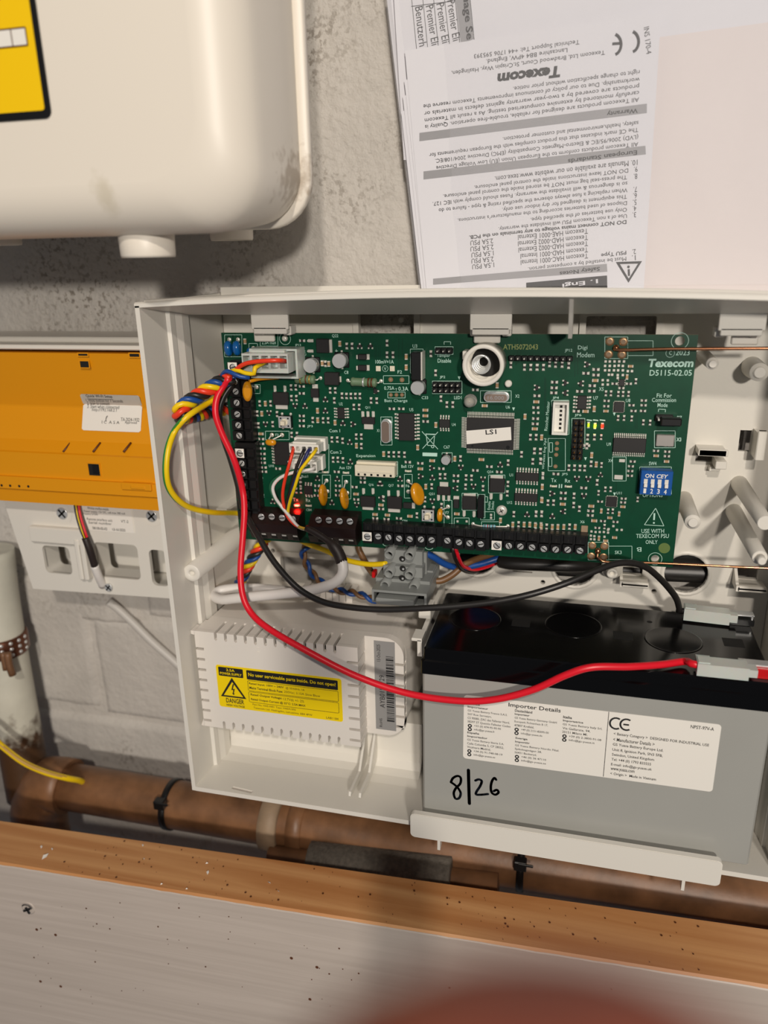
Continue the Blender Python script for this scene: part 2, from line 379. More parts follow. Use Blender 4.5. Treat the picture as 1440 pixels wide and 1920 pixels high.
# floor with the slot near its front edge
fl = lambda u, v, w_: V((u, v, ZB-v*.07-w_))
sl = [(atz(*q, ZB-.3).x, atz(*q, ZB-.3).y) for q in ((437, 1474), (475, 1483), (471, 1488), (434, 1479))]
b = M(); b.panel([(-125, 0), (164, 0), (164, 27), (-125, 27)], [sl], 0, 2.6, fl); part(en, 'floor_panel', b, white)
sec = [(27, ZB-2), (34, ZB-1.6), (39, ZB-.2), (42, ZB+3), (43.2, ZB+8), (43.5, ZB+27), (81, ZB+28), (81, ZB+25), (46, ZB+24), (46, ZB-4), (27, ZB-4.4)]
b = M(); b.ringed([[V((x, y, z)) for y, z in sec] for x in (-125, -9)], smooth=False)
part(en, 'floor_cove', b, white)
b = M(); b.box(-9, 163, 27, 80, ZB-4.5, ZB-1.9); part(en, 'floor_panel', b, white)
# top: bowed outer skin with a lip, and the drafted inner face that ends above the board
b = M(); xs = [-127.4+292.6*i/24 for i in range(25)]
sec = lambda x: [V((x, y, z)) for y, z in ((0, ztop(x)-1.6), (0, ztop(x)), (1, ztop(x)+.7), (5, ztop(x)+.7), (5.5, ztop(x)+.1), (8, ztop(x)+.1), (8.5, ztop(x)+1.0), (9.5, ztop(x)+1.4), (WY-3, ztop(x)-2.6),
    (WY-3, ztop(x)-4), (40, ztop(x)-3), (40, 146.9), (38, 146.9))]
b.ringed([sec(x) for x in xs], smooth=False); part(en, 'top_wall', b, white)
# rounded ends of the two rims
# board clips hanging from the top wall: web and hook
for px0, px1, hk0, hk1 in ((473, 542, 474, 512), (882, 960, 888, 938), (1347, 1436, 1374, 1425)):
    x0, x1 = at(px0, 605, 40).x, at(px1, 605, 40).x; hx0, hx1 = at(hk0, 620, 46).x, at(hk1, 620, 46).x
    b = M(); b.box(x0, x1, 38.5, 40.5, 140, 148, .3); b.box(x0+1, x1-1, 38.5, 52, 137.9, 141, .3); b.box(x0-.5, x0+3.5, 43, 49.3, 136.9, 141.2, .4); b.box(x1-4.5, x1-.5, 43, 49.3, 136.9, 141.2, .4)
    b.box(hx0, hx1, 46.6, 48.7, 133.4, 141.3, .5); part(en, 'board_clip', b, white)
# thin divider rib under the top wall
x = at(1071, 590, 20).x; b = M(); b.prism([(2.5, ztop(x)-1), (40, 147), (40, 138), (24, 138)], x-.8, x+.8, lambda u, v, w_: V((w_, u, v))); part(en, 'divider_rib', b, white)
# back panel with its openings and cable entries
def pr(px0, py0, px1, py1, Y=80): a = at(px0, py0, Y); c = at(px1, py1, Y); return [(a.x, c.z), (c.x, c.z), (c.x, a.z), (a.x, a.z)]
ents = [at(895, 1045, 80), at(1078, 1062, 80), at(1286, 1075, 80)]
holes = [pr(673, 560, 778, 640), pr(1100, 592, 1228, 634), pr(528, 1040, 640, 1096)]+[circ(p.x, p.z, r) for p, r in zip(ents, (10, 11, 10.6))]
holes += [pr(1306, 838, 1338, 866), pr(1388, 806, 1405, 846), pr(1421, 806, 1431, 848), pr(1382, 1062, 1419, 1086), pr(1168, 1062, 1204, 1078), pr(962, 1069, 998, 1074)]
holes += [circ(at(px, py, 80).x, at(px, py, 80).z, 1.3, 12) for px, py in ((1018, 1091), (1226, 1108), (752, 600), (512, 1032), (484, 1032))]
b = M(); b.panel([(-124, -69), (-9, -69), (-9, ZB-2), (162, ZB-2), (162, 158), (-124, 158)], holes, 79.5, 82); part(en, 'back_panel', b, white)
for q in ((673, 560, 778, 640), (1100, 592, 1228, 634), (528, 1040, 640, 1096)):      # raised frames round the openings
    p = pr(*q); x0, x1, z0, z1 = p[0][0], p[1][0], p[0][1], p[2][1]; b = M(); b.panel(rrect(x0-3, x1+3, z0-3, z1+3, 2), [rrect(x0, x1, z0, z1, 1.2)], 77.5, 79.6); part(en, 'opening_frame', b, white)
for p, r in zip(ents, (10, 11, 10.6)):
    b = M(); b.ringed([[V((p.x+q*math.cos(t*.2618), y, p.z+q*math.sin(t*.2618))) for t in range(24)] for y, q in ((79.6, r+2.2), (78.7, r+1.2), (78.7, r), (82, r))], False, False); part(en, 'entry_ring', b, white)
# long lid pillars, small pegs
for (px, py, y, r, hole) in ((359, 1075, 13, 4.6, 1.2), (1435, 981, 20, 3.1, 0), (1425, 1046, 17, 3.1, 0)):
    p = at(px, py, y); b = M()
    if hole: b.lathe((p.x, y, p.z), (0, 1, 0), [(6, hole*1.1), (.4, hole*1.2), (0, hole*1.5), (0, r*.93), (.4, r), (80-y, r*1.3)], 28, True, False)
    else: b.lathe((p.x, y, p.z), (0, 1, 0), [(0, r*.93), (.3, r), (80-y, r*1.25)], 24)
    pl = part(en, 'lid_pillar', b, white)
    if px == 1425: b = M(); b.lathe((p.x, y, p.z), (0, -1, 0), [(-.2, 1.9), (4, 1.7), (4.4, 1.3)], 16); part(pl, 'peg_tip', b, white)
for (px, py, y, r) in ((1299, 979, 44, 3.4), (1336, 682, 50, 2.6), (1424, 698, 62, 4.0)):
    p = at(px, py, y); b = M(); b.lathe((p.x, y, p.z), (0, 1, 0), [(-1.4, r*.55), (-1.2, r*.62), (0, r*.66), (0, r), (.4, r*1.03), (80-y, r*1.2)], 22); part(en, 'board_peg', b, white)
p = at(1148, 1076, 66); b = M(); b.lathe((p.x, 66, p.z), (0, 1, 0), [(2, 1.1), (0, 1.3), (0, 2.6), (.3, 2.7), (5, 2.9), (6, 5.2), (14, 5.6)], 24); part(en, 'board_peg', b, white)
p = at(652, 1033, 64); b = M(); b.lathe((p.x, 64, p.z), (0, 1, 0), [(0, 3.4), (2, 4.2), (16, 4.6)], 24); part(en, 'board_peg', b, white)
# hooked tongues beside the openings at the right
def hook(px0, py0, px1, py1, kind):
    p = pr(px0, py0, px1, py1); x0, x1, z0, z1 = p[0][0], p[1][0], p[0][1], p[2][1]; b = M()
    if kind == 'h':
        b.box(x0-1, x1+2.5, 68, 70.5, z0-2.6, z0+.4, .4)
        b.prism([(68, z0-2.4), (80, z0-2.4), (80, z1), (78, z1), (70, z0+.6), (68, z0+.6)], x0-1.6, x0-.2, lambda u, v, w_: V((w_, u, v))); b.box(x0-1, x1+2.5, 68, 80, z0-1.6, z0-.4, .2)
    else:
        b.prism([(68, 0), (80, 0), (80, 1.6), (70, 1.6), (68, .8)], z0-1, z1+1, lambda u, v, w_: V((x1+v+.4, u, w_))); b.box(x1+.2, x1+4.2, 67.5, 69.5, z0-1.5, z1+2, .4)
    part(en, 'hook_tongue', b, white)
hook(1382, 1062, 1419, 1086, 'h'); hook(1168, 1062, 1204, 1078, 'h'); hook(1388, 806, 1405, 846, 'v')
p = pr(1306, 838, 1338, 866); x0, x1, z0, z1 = p[0][0], p[1][0], p[0][1], p[2][1]
b = M(); b.box(x0-.4, x1+4, 68, 70, z1-1.5, z1+1.6, .3); b.prism([(68, z1-1.3), (80, z1-1.3), (80, z1+1.4), (68, z1+1.4)], x0-.6, x1+3, lambda u, v, w_: V((w_, u, v)))
b.box(x1-1, x1+4, 68, 80, z0-.5, z0+3.2, .3); b.box(x0+6, x1+2, 74, 80, z0-3.2, z0-1.2, .2); part(en, 'hook_tongue', b, white)
# webs beside the power supply
b = M(); p = at(703, 1398, 40); q = at(690, 1503, 6)
for dx in (0, 5.5): b.prism([(p.z-1, 43.5), (ZB+2, 43.5), (ZB-1, 22), (q.z, 8), (q.z+2, 9), (ZB+4, 27), (-80, 39), (-70.5, 41), (-70, 43.5)], p.x-dx-.6, p.x-dx+.6, lambda u, v, w_: V((w_, v, u)))
b.box(p.x-6, p.x, 38, 40, -67, -65.5); part(en, 'stiffening_web', b, white)
b = M(); b.box(-126, -118, 52, 80, 42, 43.6); b.box(-112, -103, 78, 80, 44, 47.5, .4); part(en, 'stiffening_web', b, white)
# battery cradle: side ledge beside the battery and lip in front of it
b = M(); p = at(800, 1150, 20)
b.prism([(12, -11), (12, -2.5), (30, -2), (78, -1), (78, ZB), (46, ZB), (46, -20), (24, -16)], -4.6, -2.4, lambda u, v, w_: V((w_, u, v)))
b.box(-7.6, -2.4, 12, 22, -3.2, -1.6, .3); b.box(-8.6, -2.4, 34, 46, -2, 3.5, .4); part(en, 'battery_rail', b, white)
b = M(); zt0 = -86.5; b.prism(rrect(-4.6, 138.0, -100.8, -87.0, 2.2), -7.4, -4.6)
b.prism(rrect(-4.2, 137.6, -100.6, -87.2, 2.0), -7.7, -7.3); lip = part(en, 'battery_lip', b, white)
b = M()
for px in (824, 1286): x = at(px, 1600, -4).x; b.box(x-.6, x+.8, -6.6, -2, -107.2, -99)
b.box(0, 134, -5, 4, -100.9, -99.9); part(lip, 'lip_foot', b, white)
# ================================================================ power supply module
ps = thing('power_supply', 'white slotted power supply module with a yellow danger label, lower left of the housing', 'power supply', (-68, 45, -67))
X0, X1, ZT, ZL = -122.6, -34.6, -10.0, -67.2
def xs_at(pxs, py, Y): return [at(p, py, Y).x for p in pxs]
tops = [at(405+(628-405)*i/12, 1205+2*i, 12).x for i in range(13)]; bots = [at(421.5+(636-421.5)*i/12, 1370+2*i, 12).x for i in range(13)]
lefts = [ZT-10.2-(43.2/7)*i for i in range(8)]; rights = [ZT-8.6-(45.0/7)*i for i in range(8)]
sw = 1.45; dp = 4.6
P = [(X0, ZL)]
for x in bots: P += [(x-sw/2, ZL), (x-sw/2, ZL+dp-.7), (x, ZL+dp), (x+sw/2, ZL+dp-.7), (x+sw/2, ZL)]
P += [(X1, ZL)]
for z in reversed(rights): P += [(X1, z-sw/2), (X1-dp-1.2, z-sw/2), (X1-dp-1.2, z+sw/2), (X1, z+sw/2)]
P += [(X1, ZT)]
for x in reversed(tops): P += [(x+sw/2, ZT), (x+sw/2, ZT-dp+.7), (x, ZT-dp), (x-sw/2, ZT-dp+.7), (x-sw/2, ZT)]
P += [(X0, ZT)]
for z in lefts: P += [(X0, z+sw/2), (X0+dp, z+sw/2), (X0+dp, z-sw/2), (X0, z-sw/2)]
b = M(); b.panel(P, [], 12, 14.5); part(ps, 'front_cover', b, white2)
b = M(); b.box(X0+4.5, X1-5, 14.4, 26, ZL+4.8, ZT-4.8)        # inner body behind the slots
part(ps, 'inner_core', b, mat('vent_shade_grey', (58, 57, 55), .7))  # shade within the slots put into the core's dark grey
b = M()                                                       # fins that stand between the slots
def fins(cs, lo, hi, add):
    e = [lo]+sum([[c-sw/2, c+sw/2] for c in sorted(cs)], [])+[hi]
    for i in range(0, len(e), 2): add(e[i], e[i+1])
fins(tops, X0, X1, lambda a, c: b.box(a, c, 14.4, 25, ZT-2.2, ZT)); fins(bots, X0, X1, lambda a, c: b.box(a, c, 14.4, 25, ZL, ZL+2.2))
fins(lefts, ZL+2.3, ZT-2.3, lambda a, c: b.box(X0, X0+2.2, 14.5, 25, a, c)); fins(rights, ZL+2.3, ZT-2.3, lambda a, c: b.box(X1-2.2, X1, 14.5, 25, a, c)); part(ps, 'vent_fins', b, white2)
b = M(); XE = -9.6                                            # deeper rear body, rounded at its right end
def rr_right(x0, x1, z0, z1, r): return [(x0, z0)]+[(x1-r+r*math.cos(t), z0+r+r*math.sin(t)) for t in [math.radians(-90+9*k) for k in range(11)]]+[(x1-r+r*math.cos(t), z1-r+r*math.sin(t)) for t in [math.radians(9*k) for k in range(11)]]+[(x0, z1)]
nr = [-24.5-6.1*i for i in range(7)]
P = [(X0+1.4, ZL)]+[(q[0], q[1]) for q in rr_right(X1, XE-4.8, ZL, ZT, 10)[1:12]]
for z in reversed(nr): P += [(XE-4.8, z-.7), (XE-9.5, z-.7), (XE-9.5, z+.7), (XE-4.8, z+.7)]
P += [(q[0], q[1]) for q in rr_right(X1, XE-4.8, ZL, ZT, 10)[12:-1]]+[(X0+1.4, ZT)]
b.panel(P, [], 25, 30)
b.ringed([[V((x, y, z)) for x, z in rr_right(X0+1.4, XE-e, ZL, ZT-.04*(y-25), 10+4*(y > 40))] for y, e in ((29.8, 4.7), (44, 3.2), (62, 2.2), (78, 1.6))], smooth=False)
part(ps, 'rear_body', b, white2)
b = M()
for x in [at(572+(660-572)*i/7, 1112+4*i, 66).x for i in range(8)]: b.box(x-2.6, x+.9, 64, 78, ZT-2, ZT+3.5)
part(ps, 'rear_fins', b, white2)
b = M(); b.prism([(X0-1.9, ZT), (X0+.1, ZT), (X0+.1, ZT-2.4), (X0-1.9, ZT-2.0)], 12, 19); part(ps, 'mounting_flange', b, white2)
b = M(); b.prism([(X0-1.7, ZL+.2), (X0+.1, ZL+4.6), (X0+.1, ZL)], 12, 19); part(ps, 'mounting_flange', b, white2)
b = M(); b.text('DANGER', (X0+11, 11.96, -18.8), (21.5, 0, .2), (0, 0, 3.2)); b.text('HIGH VOLTAGE', (X0+41, 11.96, -19.2), (39, 0, .2), (0, 0, 3.2))
b.text('DANGER', (X1-7.4, 11.96, -59.6), (-21.5, 0, 0), (0, 0, -3.2)); b.text('HIGH VOLTAGE', (X1-37.5, 11.96, -59.6), (-39, 0, 0), (0, 0, -3.2))
zz = [(34.3, -15.8), (32.6, -19), (34, -19), (33, -21.6), (35.8, -18.2), (34.4, -18.2), (35.8, -15.8)]
b.prism([(X0+u, v) for u, v in zz], 11.8, 12.1)
part(ps, 'moulded_lettering', b, white2, kind='stuff')
# yellow label
y = 11.9; o = at(403, 1241, y); e = at(640, 1278, y); o2 = at(413, 1325, y); e2 = at(641, 1350, y)
lx0, lx1, lz1, lz0 = o.x+.2, e.x, (o.z+e.z)/2, (o2.z+e2.z)/2-.4
b = M(); b.prism(rrect(lx0, lx1, lz0, lz1, 1.3), 11.85, 12.05); lb = part(ps, 'danger_label', b, ylab, 'yellow danger label')
W_, H_ = lx1-lx0, lz1-lz0
def LP(u, v, d=.0): return V((lx0+u*W_, 11.78-d, lz1-v*H_))
b = M()
for u0, u1, v0, v1 in ((.02, .222, .04, .25), (.25, .972, .045, .265)):
    b.add([LP(u, v) for u, v in [((p[0]), (p[1])) for p in rrect(u0, u1, v0, v1, .012, 3)]], [tuple(range(16))])
for v0, v1 in ((.29, .53), (.555, .80)):
    b.poly([LP(u, v) for u, v in rrect(.255, .972, v0, v1, .015, 3)], .22)
tri = [LP(.125, .27), LP(.02, .745), LP(.232, .745)]; tin_ = [LP(.125, .37), LP(.045, .71), LP(.207, .71)]
for i in range(3): b.add([tri[i], tri[(i+1) % 3], tin_[(i+1) % 3], tin_[i]], [(0, 1, 2, 3)])
b.add([LP(*q) for q in ((.128, .42), (.112, .57), (.128, .56), (.122, .64), (.116, .635), (.128, .69), (.138, .64), (.131, .64), (.142, .53), (.126, .54), (.14, .42))], [tuple(range(11))])
def lt(s_, u0, v, u1, h, bold=.02): b.text(s_, LP(u0, v), LP(u1, v)-LP(u0, v), V((0, 0, h)), bold=bold)
lt('DANGER', .06, .885, .21, 2.9); lt('HIGH VOLTAGE', .06, .965, .212, 1.3)
lt('Rated Input: 100V ~ 240V', .265, .39, .545, 1.55); lt('@ 50/60Hz; 1A', .56, .39, .71, 1.5, 0)
lt('Mains Terminal Block Fuse:', .265, .485, .535, 1.5); lt('250Vac; 3.15A Slow Blow', .545, .485, .83, 1.5, 0)
lt('Rated Output Voltage:', .27, .655, .525, 1.7); lt('13.7Vdc +/- 2%', .535, .655, .70, 1.5, 0)
lt('Rated Output Current @ 55°C: 2.5A MAX', .27, .765, .71, 1.7)
lt('Part No: HAE-0001 Type: HAEA1000', .28, .885, .63, 1.45, 0); lt('Texecom Ltd. Haslingden, Lancashire. BB4 4PW', .285, .965, .76, 1.5, 0); lt('LAB1184', .87, .965, .965, 1.3, 0)
part(lb, 'printed_text', b, ink)
b = M(); y_ = .1
def ly(s_, u0, v, u1, h, bold=.02): b.text(s_, LP(u0, v, .06), LP(u1, v)-LP(u0, v), V((0, 0, h)), bold=bold)
ly('2.5A', .085, .125, .155, 1.5); ly('POWER SUPPLY', .032, .215, .21, 1.5); ly('No user serviceable parts inside. Do not open!', .265, .205, .955, 2.6, .015)
part(lb, 'reversed_text', b, ylab)
# silver serial sticker
y = 24.9; q = [at(*k, y) for k in ((700, 1201), (740, 1204), (743, 1371), (706, 1366))]
sx0, sx1, sz1, sz0 = (q[0].x+q[3].x)/2, (q[1].x+q[2].x)/2, (q[0].z+q[1].z)/2, (q[2].z+q[3].z)/2
b = M(); b.box(sx0, sx1, 24.8, 25.0, sz0, sz1); st_ = part(ps, 'serial_sticker', b, sticks, 'silver barcode sticker')
W2, H2 = sx1-sx0, sz1-sz0
b = M()
def vt(s_, u, v0, v1, h): b.text(s_, (sx0+u*W2, 24.72, sz1-v1*H2), (0, 0, (v1-v0)*H2), (-h, 0, 0))
vt('13-Oct-2025', .30, .04, .225, 1.9); vt('AYB0158729', .47, .375, .745, 2.7); vt('RoHS', .32, .87, .97, 1.5)
random.seed(3); z = sz1-.16*H2
while z > sz1-.88*H2:
    t = random.choice((.25, .25, .5, .8)); b.box(sx0+.56*W2, sx0+.93*W2, 24.7, 24.75, z-t, z); z -= t+random.choice((.25, .45, .7))
part(st_, 'printed_text', b, ink)
# ================================================================ battery
ba = thing('battery', 'grey sealed battery with a glossy black lid and a white importer label', 'battery', (75, 32, -94))
b = M(); b.box(.2, 150.6, .4, 64.6, -94, -10, .9); part(ba, 'case', b, grey)
b = M()
def bring(z, e): return [V((x, y, z)) for x, y in rrect(e-.6, 151.2-e, e-.4, 65-e, 1.5, 3)]
b.ringed([bring(-12.8, 0), bring(-6.2, 0), bring(-5.6, .9), bring(-.6, 1.2), bring(0, 1.8)], smooth=False); lid = part(ba, 'lid', b, blackg)
b = M()
for px, py, r in ((890, 1160, 13), (1075, 1172, 13.5), (1262, 1200, 13)):
    p = atz(px, py, 0); b = M(); b.lathe((p.x, p.y, -.2), (0, 0, 1), [(0, r), (.35, r), (.5, r-.4), (.35, r-1), (.3, 1)], 40); part(lid, 'vent_cap_cover', b, blackg)
b = M()
for px, py in ((977, 1168), (1168, 1192), (1375, 1205)):
    p = atz(px, py, 0); b.box(p.x-4.4, p.x+4.4, p.y-4, p.y+4, -.2, .12)
for px, py in ((1015, 1146), (1218, 1166)): p = atz(px, py, 0); b.disc((p.x, p.y, .03), 1.3, 14, up=(0, 0, 1))
part(lid, 'lid_recess', b, dark)
b = M(); p = atz(1447, 1275, 0); b.box(p.x-8, 149.2, 4, 12, -.1, 4.5, .3); part(ba, 'terminal_base', b, redt, 'red positive terminal base')
b = M(); p = atz(1404, 1172, 0); b.box(p.x-9, p.x+2, 54, 61, -.1, 3.2, .3); part(ba, 'terminal_base', b, black, 'black negative terminal base')
for px, py, yy in ((1404, 1260, 6), (1376, 1160, 55)):
    p = at(px, py, yy); b = M(); b.box(p.x-4, p.x+9, yy-.2, yy+4.6, 4.6, 5.4, .15); b.box(p.x+7.6, p.x+8.5, yy-.2, yy+4.6, .2, 5.2, .15); part(ba, 'terminal_tab', b, steel)
# importer label
y = .36; q = [at(*k, y) for k in ((869, 1305), (1352, 1356), (1338, 1478), (869, 1428))]
bx0, bx1, bz1, bz0 = (q[0].x+q[3].x)/2, (q[1].x+q[2].x)/2, (q[0].z+q[1].z)/2, (q[2].z+q[3].z)/2
b = M(); b.prism(rrect(bx0, bx1, bz0, bz1, 1.6), .28, .5); bl_ = part(ba, 'importer_label', b, stick, 'white label with small printed addresses')
W3, H3 = bx1-bx0, bz1-bz0
b = M()
def BP(u, v): return V((bx0+u*W3, .2, bz1-v*H3))
def bt(s_, u0, v, u1, h, bold=0): b.text(s_, BP(u0, v), BP(u1, v)-BP(u0, v), V((0, 0, h)), bold=bold)
bt('Importer Details', .185, .115, .395, 2.7, .012)
b.line(BP(.581, 0), BP(.581, .99), .25)
cols = [(.017, .105, [('France', .05), ('Importateur', .085), ('GS Yuasa Battery France S.A.S.', .165), ('507 Rue Sarrazyn,', .10), ('CS 90080, ZAC des Fallavier Nord,', .175), ('38297 ST Quentin Fallavier Cedex', .18), ('   +33 (0) 474-95-90-90', .14), ('   info@gs-yuasa.fr', .115)]),
        (.017, .565, [('España', .05), ('Importador', .085), ('GS Yuasa Battery Iberia S.A.', .155), ('Calle Columba 5, CP 28052,', .155), ('Vicalvaro Madrid,', .10), ('   +34 (0) 91-748-08-19', .15), ('   info@gs-yuasa.es', .12)]),
        (.212, .13, [('Deutschland', .07), ('Importeur', .06), ('GS Yuasa Battery Germany GmbH', .17), ('Europark Fichtenhain B 17,', .135), ('47807 Krefeld,', .08), ('   +49 (0) 2151-82095-00', .14), ('   info@gs-yuasa.de', .115)]),
        (.218, .555, [('Sverige', .05), ('Importör', .06), ('GS Yuasa Battery Nordic Filial.', .18), ('Spikskogsvägen 28,', .11), ('56431 Bankeryd,', .09), ('   +46 (0) 36 47110', .13), ('   info@gs-yuasa.se', .13)]),
        (.406, .14, [('Italia', .035), ('Importatrice', .08), ('GS Yuasa Battery Italy Srl,', .155), ('Via Gallarate, 94,', .11), ('20151 Milano MI,', .10), ('   +39 (0) 2-3800-91-08', .155), ('   info@gs-yuasa.it', .13)])]
for u, v, ls in cols:
    for i, (s_, wd) in enumerate(ls):
        bt(s_.strip(), u+(.028 if s_[0] == ' ' else 0), v+.057*(i+.6), u+wd, 1.35, .02 if i < 2 else .004)
        if s_[0] == ' ': b.disc(BP(u+.01, v+.057*(i+.35)), 1.0, 12, .45)
for cx in (.612, .652):                                            # CE mark
    pts = [BP(cx, .16)+V((2.6*math.cos(math.radians(a)), 0, 2.8*math.sin(math.radians(a)))) for a in range(55, 306, 10)]
    b.poly(pts, .85, False)
b.line(BP(.64, .16), BP(.662, .16), .8)
bt('NPST-97V-A', .89, .10, .975, 1.7, .01)
for s_, v, u1 in (('< Battery Category >  DESIGNED FOR INDUSTRIAL USE', .345, .965), ('< Manufacturer Details >', .425, .765), ('GS Yuasa Battery Europe Ltd.', .505, .80), ('Unit 8, Ignition Park, SN3 5FB,', .585, .80), ('Swindon, United Kingdom', .66, .77),
                  ('Tel: +44 (0) 1793 833555', .735, .76), ('E-mail: info@gs-yuasa.uk', .81, .765), ('www.yuasa.com', .885, .70), ('< Origin >  Made in Vietnam', .955, .785)): bt(s_, .607, v, u1, 1.8, .008)
part(bl_, 'printed_text', b, ink)
# date written with a marker
def BM(pts): return smooth_path([at(740+u/6.545, 1440+v/6.545, .32) for u, v in pts], .4)
b = M()
for st in ([(690, 175), (715, 125), (770, 98), (810, 120), (805, 190), (750, 250), (725, 310), (745, 375), (790, 370), (810, 310), (780, 250), (735, 205), (690, 175)], [(905, 25), (908, 150), (912, 300), (917, 438)],
           [(990, 155), (1030, 140), (1068, 160), (1050, 220), (1005, 290), (1000, 325), (1060, 328), (1145, 320)], [(1245, 145), (1225, 122), (1195, 160), (1180, 230), (1190, 300), (1235, 328), (1275, 300), (1255, 268), (1215, 285)]):
    P_ = BM(st)
    for i in range(len(P_)-1): b.line(P_[i], P_[i+1], 1.6 if st[0][0] == 905 else 1.25)
    for p in P_: b.disc(p, (.8 if st[0][0] == 905 else .62), 8)
part(ba, 'handwritten_date', b, marker, 'handwritten date in black marker')
# ================================================================ circuit board
PY = 50                                         # plane of the board's face
CO = {'A': (400, 600), 'B': (700, 600), 'C': (1000, 600), 'D': (400, 820), 'E': (700, 820), 'F': (1000, 820)}
def px(c, u, v): return (CO[c][0]+u/4.5, CO[c][1]+v/4.5)
def pw(c, u, v, h=0): return at(*px(c, u, v), PY-h)
def rect(c, u0, v0, u1, v1, h=0):               # centre and size on the board of a box read off the photograph
    uc, vc = (u0+u1)/2, (v0+v1)/2; p = pw(c, uc, vc, h)
    wx = (pw(c, u1, vc, h)-pw(c, u0, vc, h)).x; wz = (pw(c, uc, v0, h)-pw(c, uc, v1, h)).z
    return p.x-wx/2, p.x+wx/2, p.z-wz/2, p.z+wz/2
cb = thing('circuit_board', 'green alarm panel circuit board crowded with chips and terminals, hung in the white housing', 'circuit board', (0, PY+1, 83))
q = [at(*k, PY) for k in ((414.5, 624), (1309.5, 628), (1261, 1064), (450, 1010))]
OUT = [(p.x, p.z) for p in (q[3], q[2], q[1], q[0])]
hl = [pw('C', 1237, 177), pw('F', 1028, 1025)]
b = M(); b.mat(1).panel(OUT, [circ(hl[0].x, hl[0].z, 2.0), circ(hl[1].x, hl[1].z, 1.9)], PY+.05, PY+1.6)
b.mat(0).panel(OUT, [circ(hl[0].x, hl[0].z, 2.0), circ(hl[1].x, hl[1].z, 1.9)], PY, PY+.05); part(cb, 'board', b, [green, edge])
# copper tracks under the solder mask
b = M(); random.seed(11)
def track(c, pts, wd=.35): P_ = [pw(c, u, v, .02) for u, v in pts]; b.poly(P_, wd, False)
for c, u, v0, v1 in (('A', 1378, 215, 560), ('A', 1395, 215, 470), ('B', 15, 215, 330), ('B', 60, 215, 330), ('B', 215, 155, 470), ('B', 245, 155, 300), ('B', 1215, 150, 290), ('B', 1245, 150, 290), ('C', 350, 200, 480), ('C', 375, 250, 460), ('C', 95, 480, 830), ('C', 105, 490, 800), ('C', 860, 780, 920), ('C', 875, 780, 920), ('F', 700, 370, 520)):
    track(c, [(u, v0), (u, v1)], .3)
for i in range(14):
    u = 930+i*14; track('B', [(u, 705+i % 3*4), (u, 770)], .2)
for i in range(26):
    c = random.choice('ABDEF'); u, v = random.uniform(100, 1300), random.uniform(200, 950) if c != 'F' else random.uniform(200, 650)
    if c == 'F': u = random.uniform(50, 850)
    if c in 'DE': v = min(v, 650); u = max(u, 450)
    l = random.uniform(60, 220); track(c, [(u, v), (u+l*.6, v), (u+l, v+l*.4)], .3)
part(cb, 'copper_track', b, green2, kind='stuff')
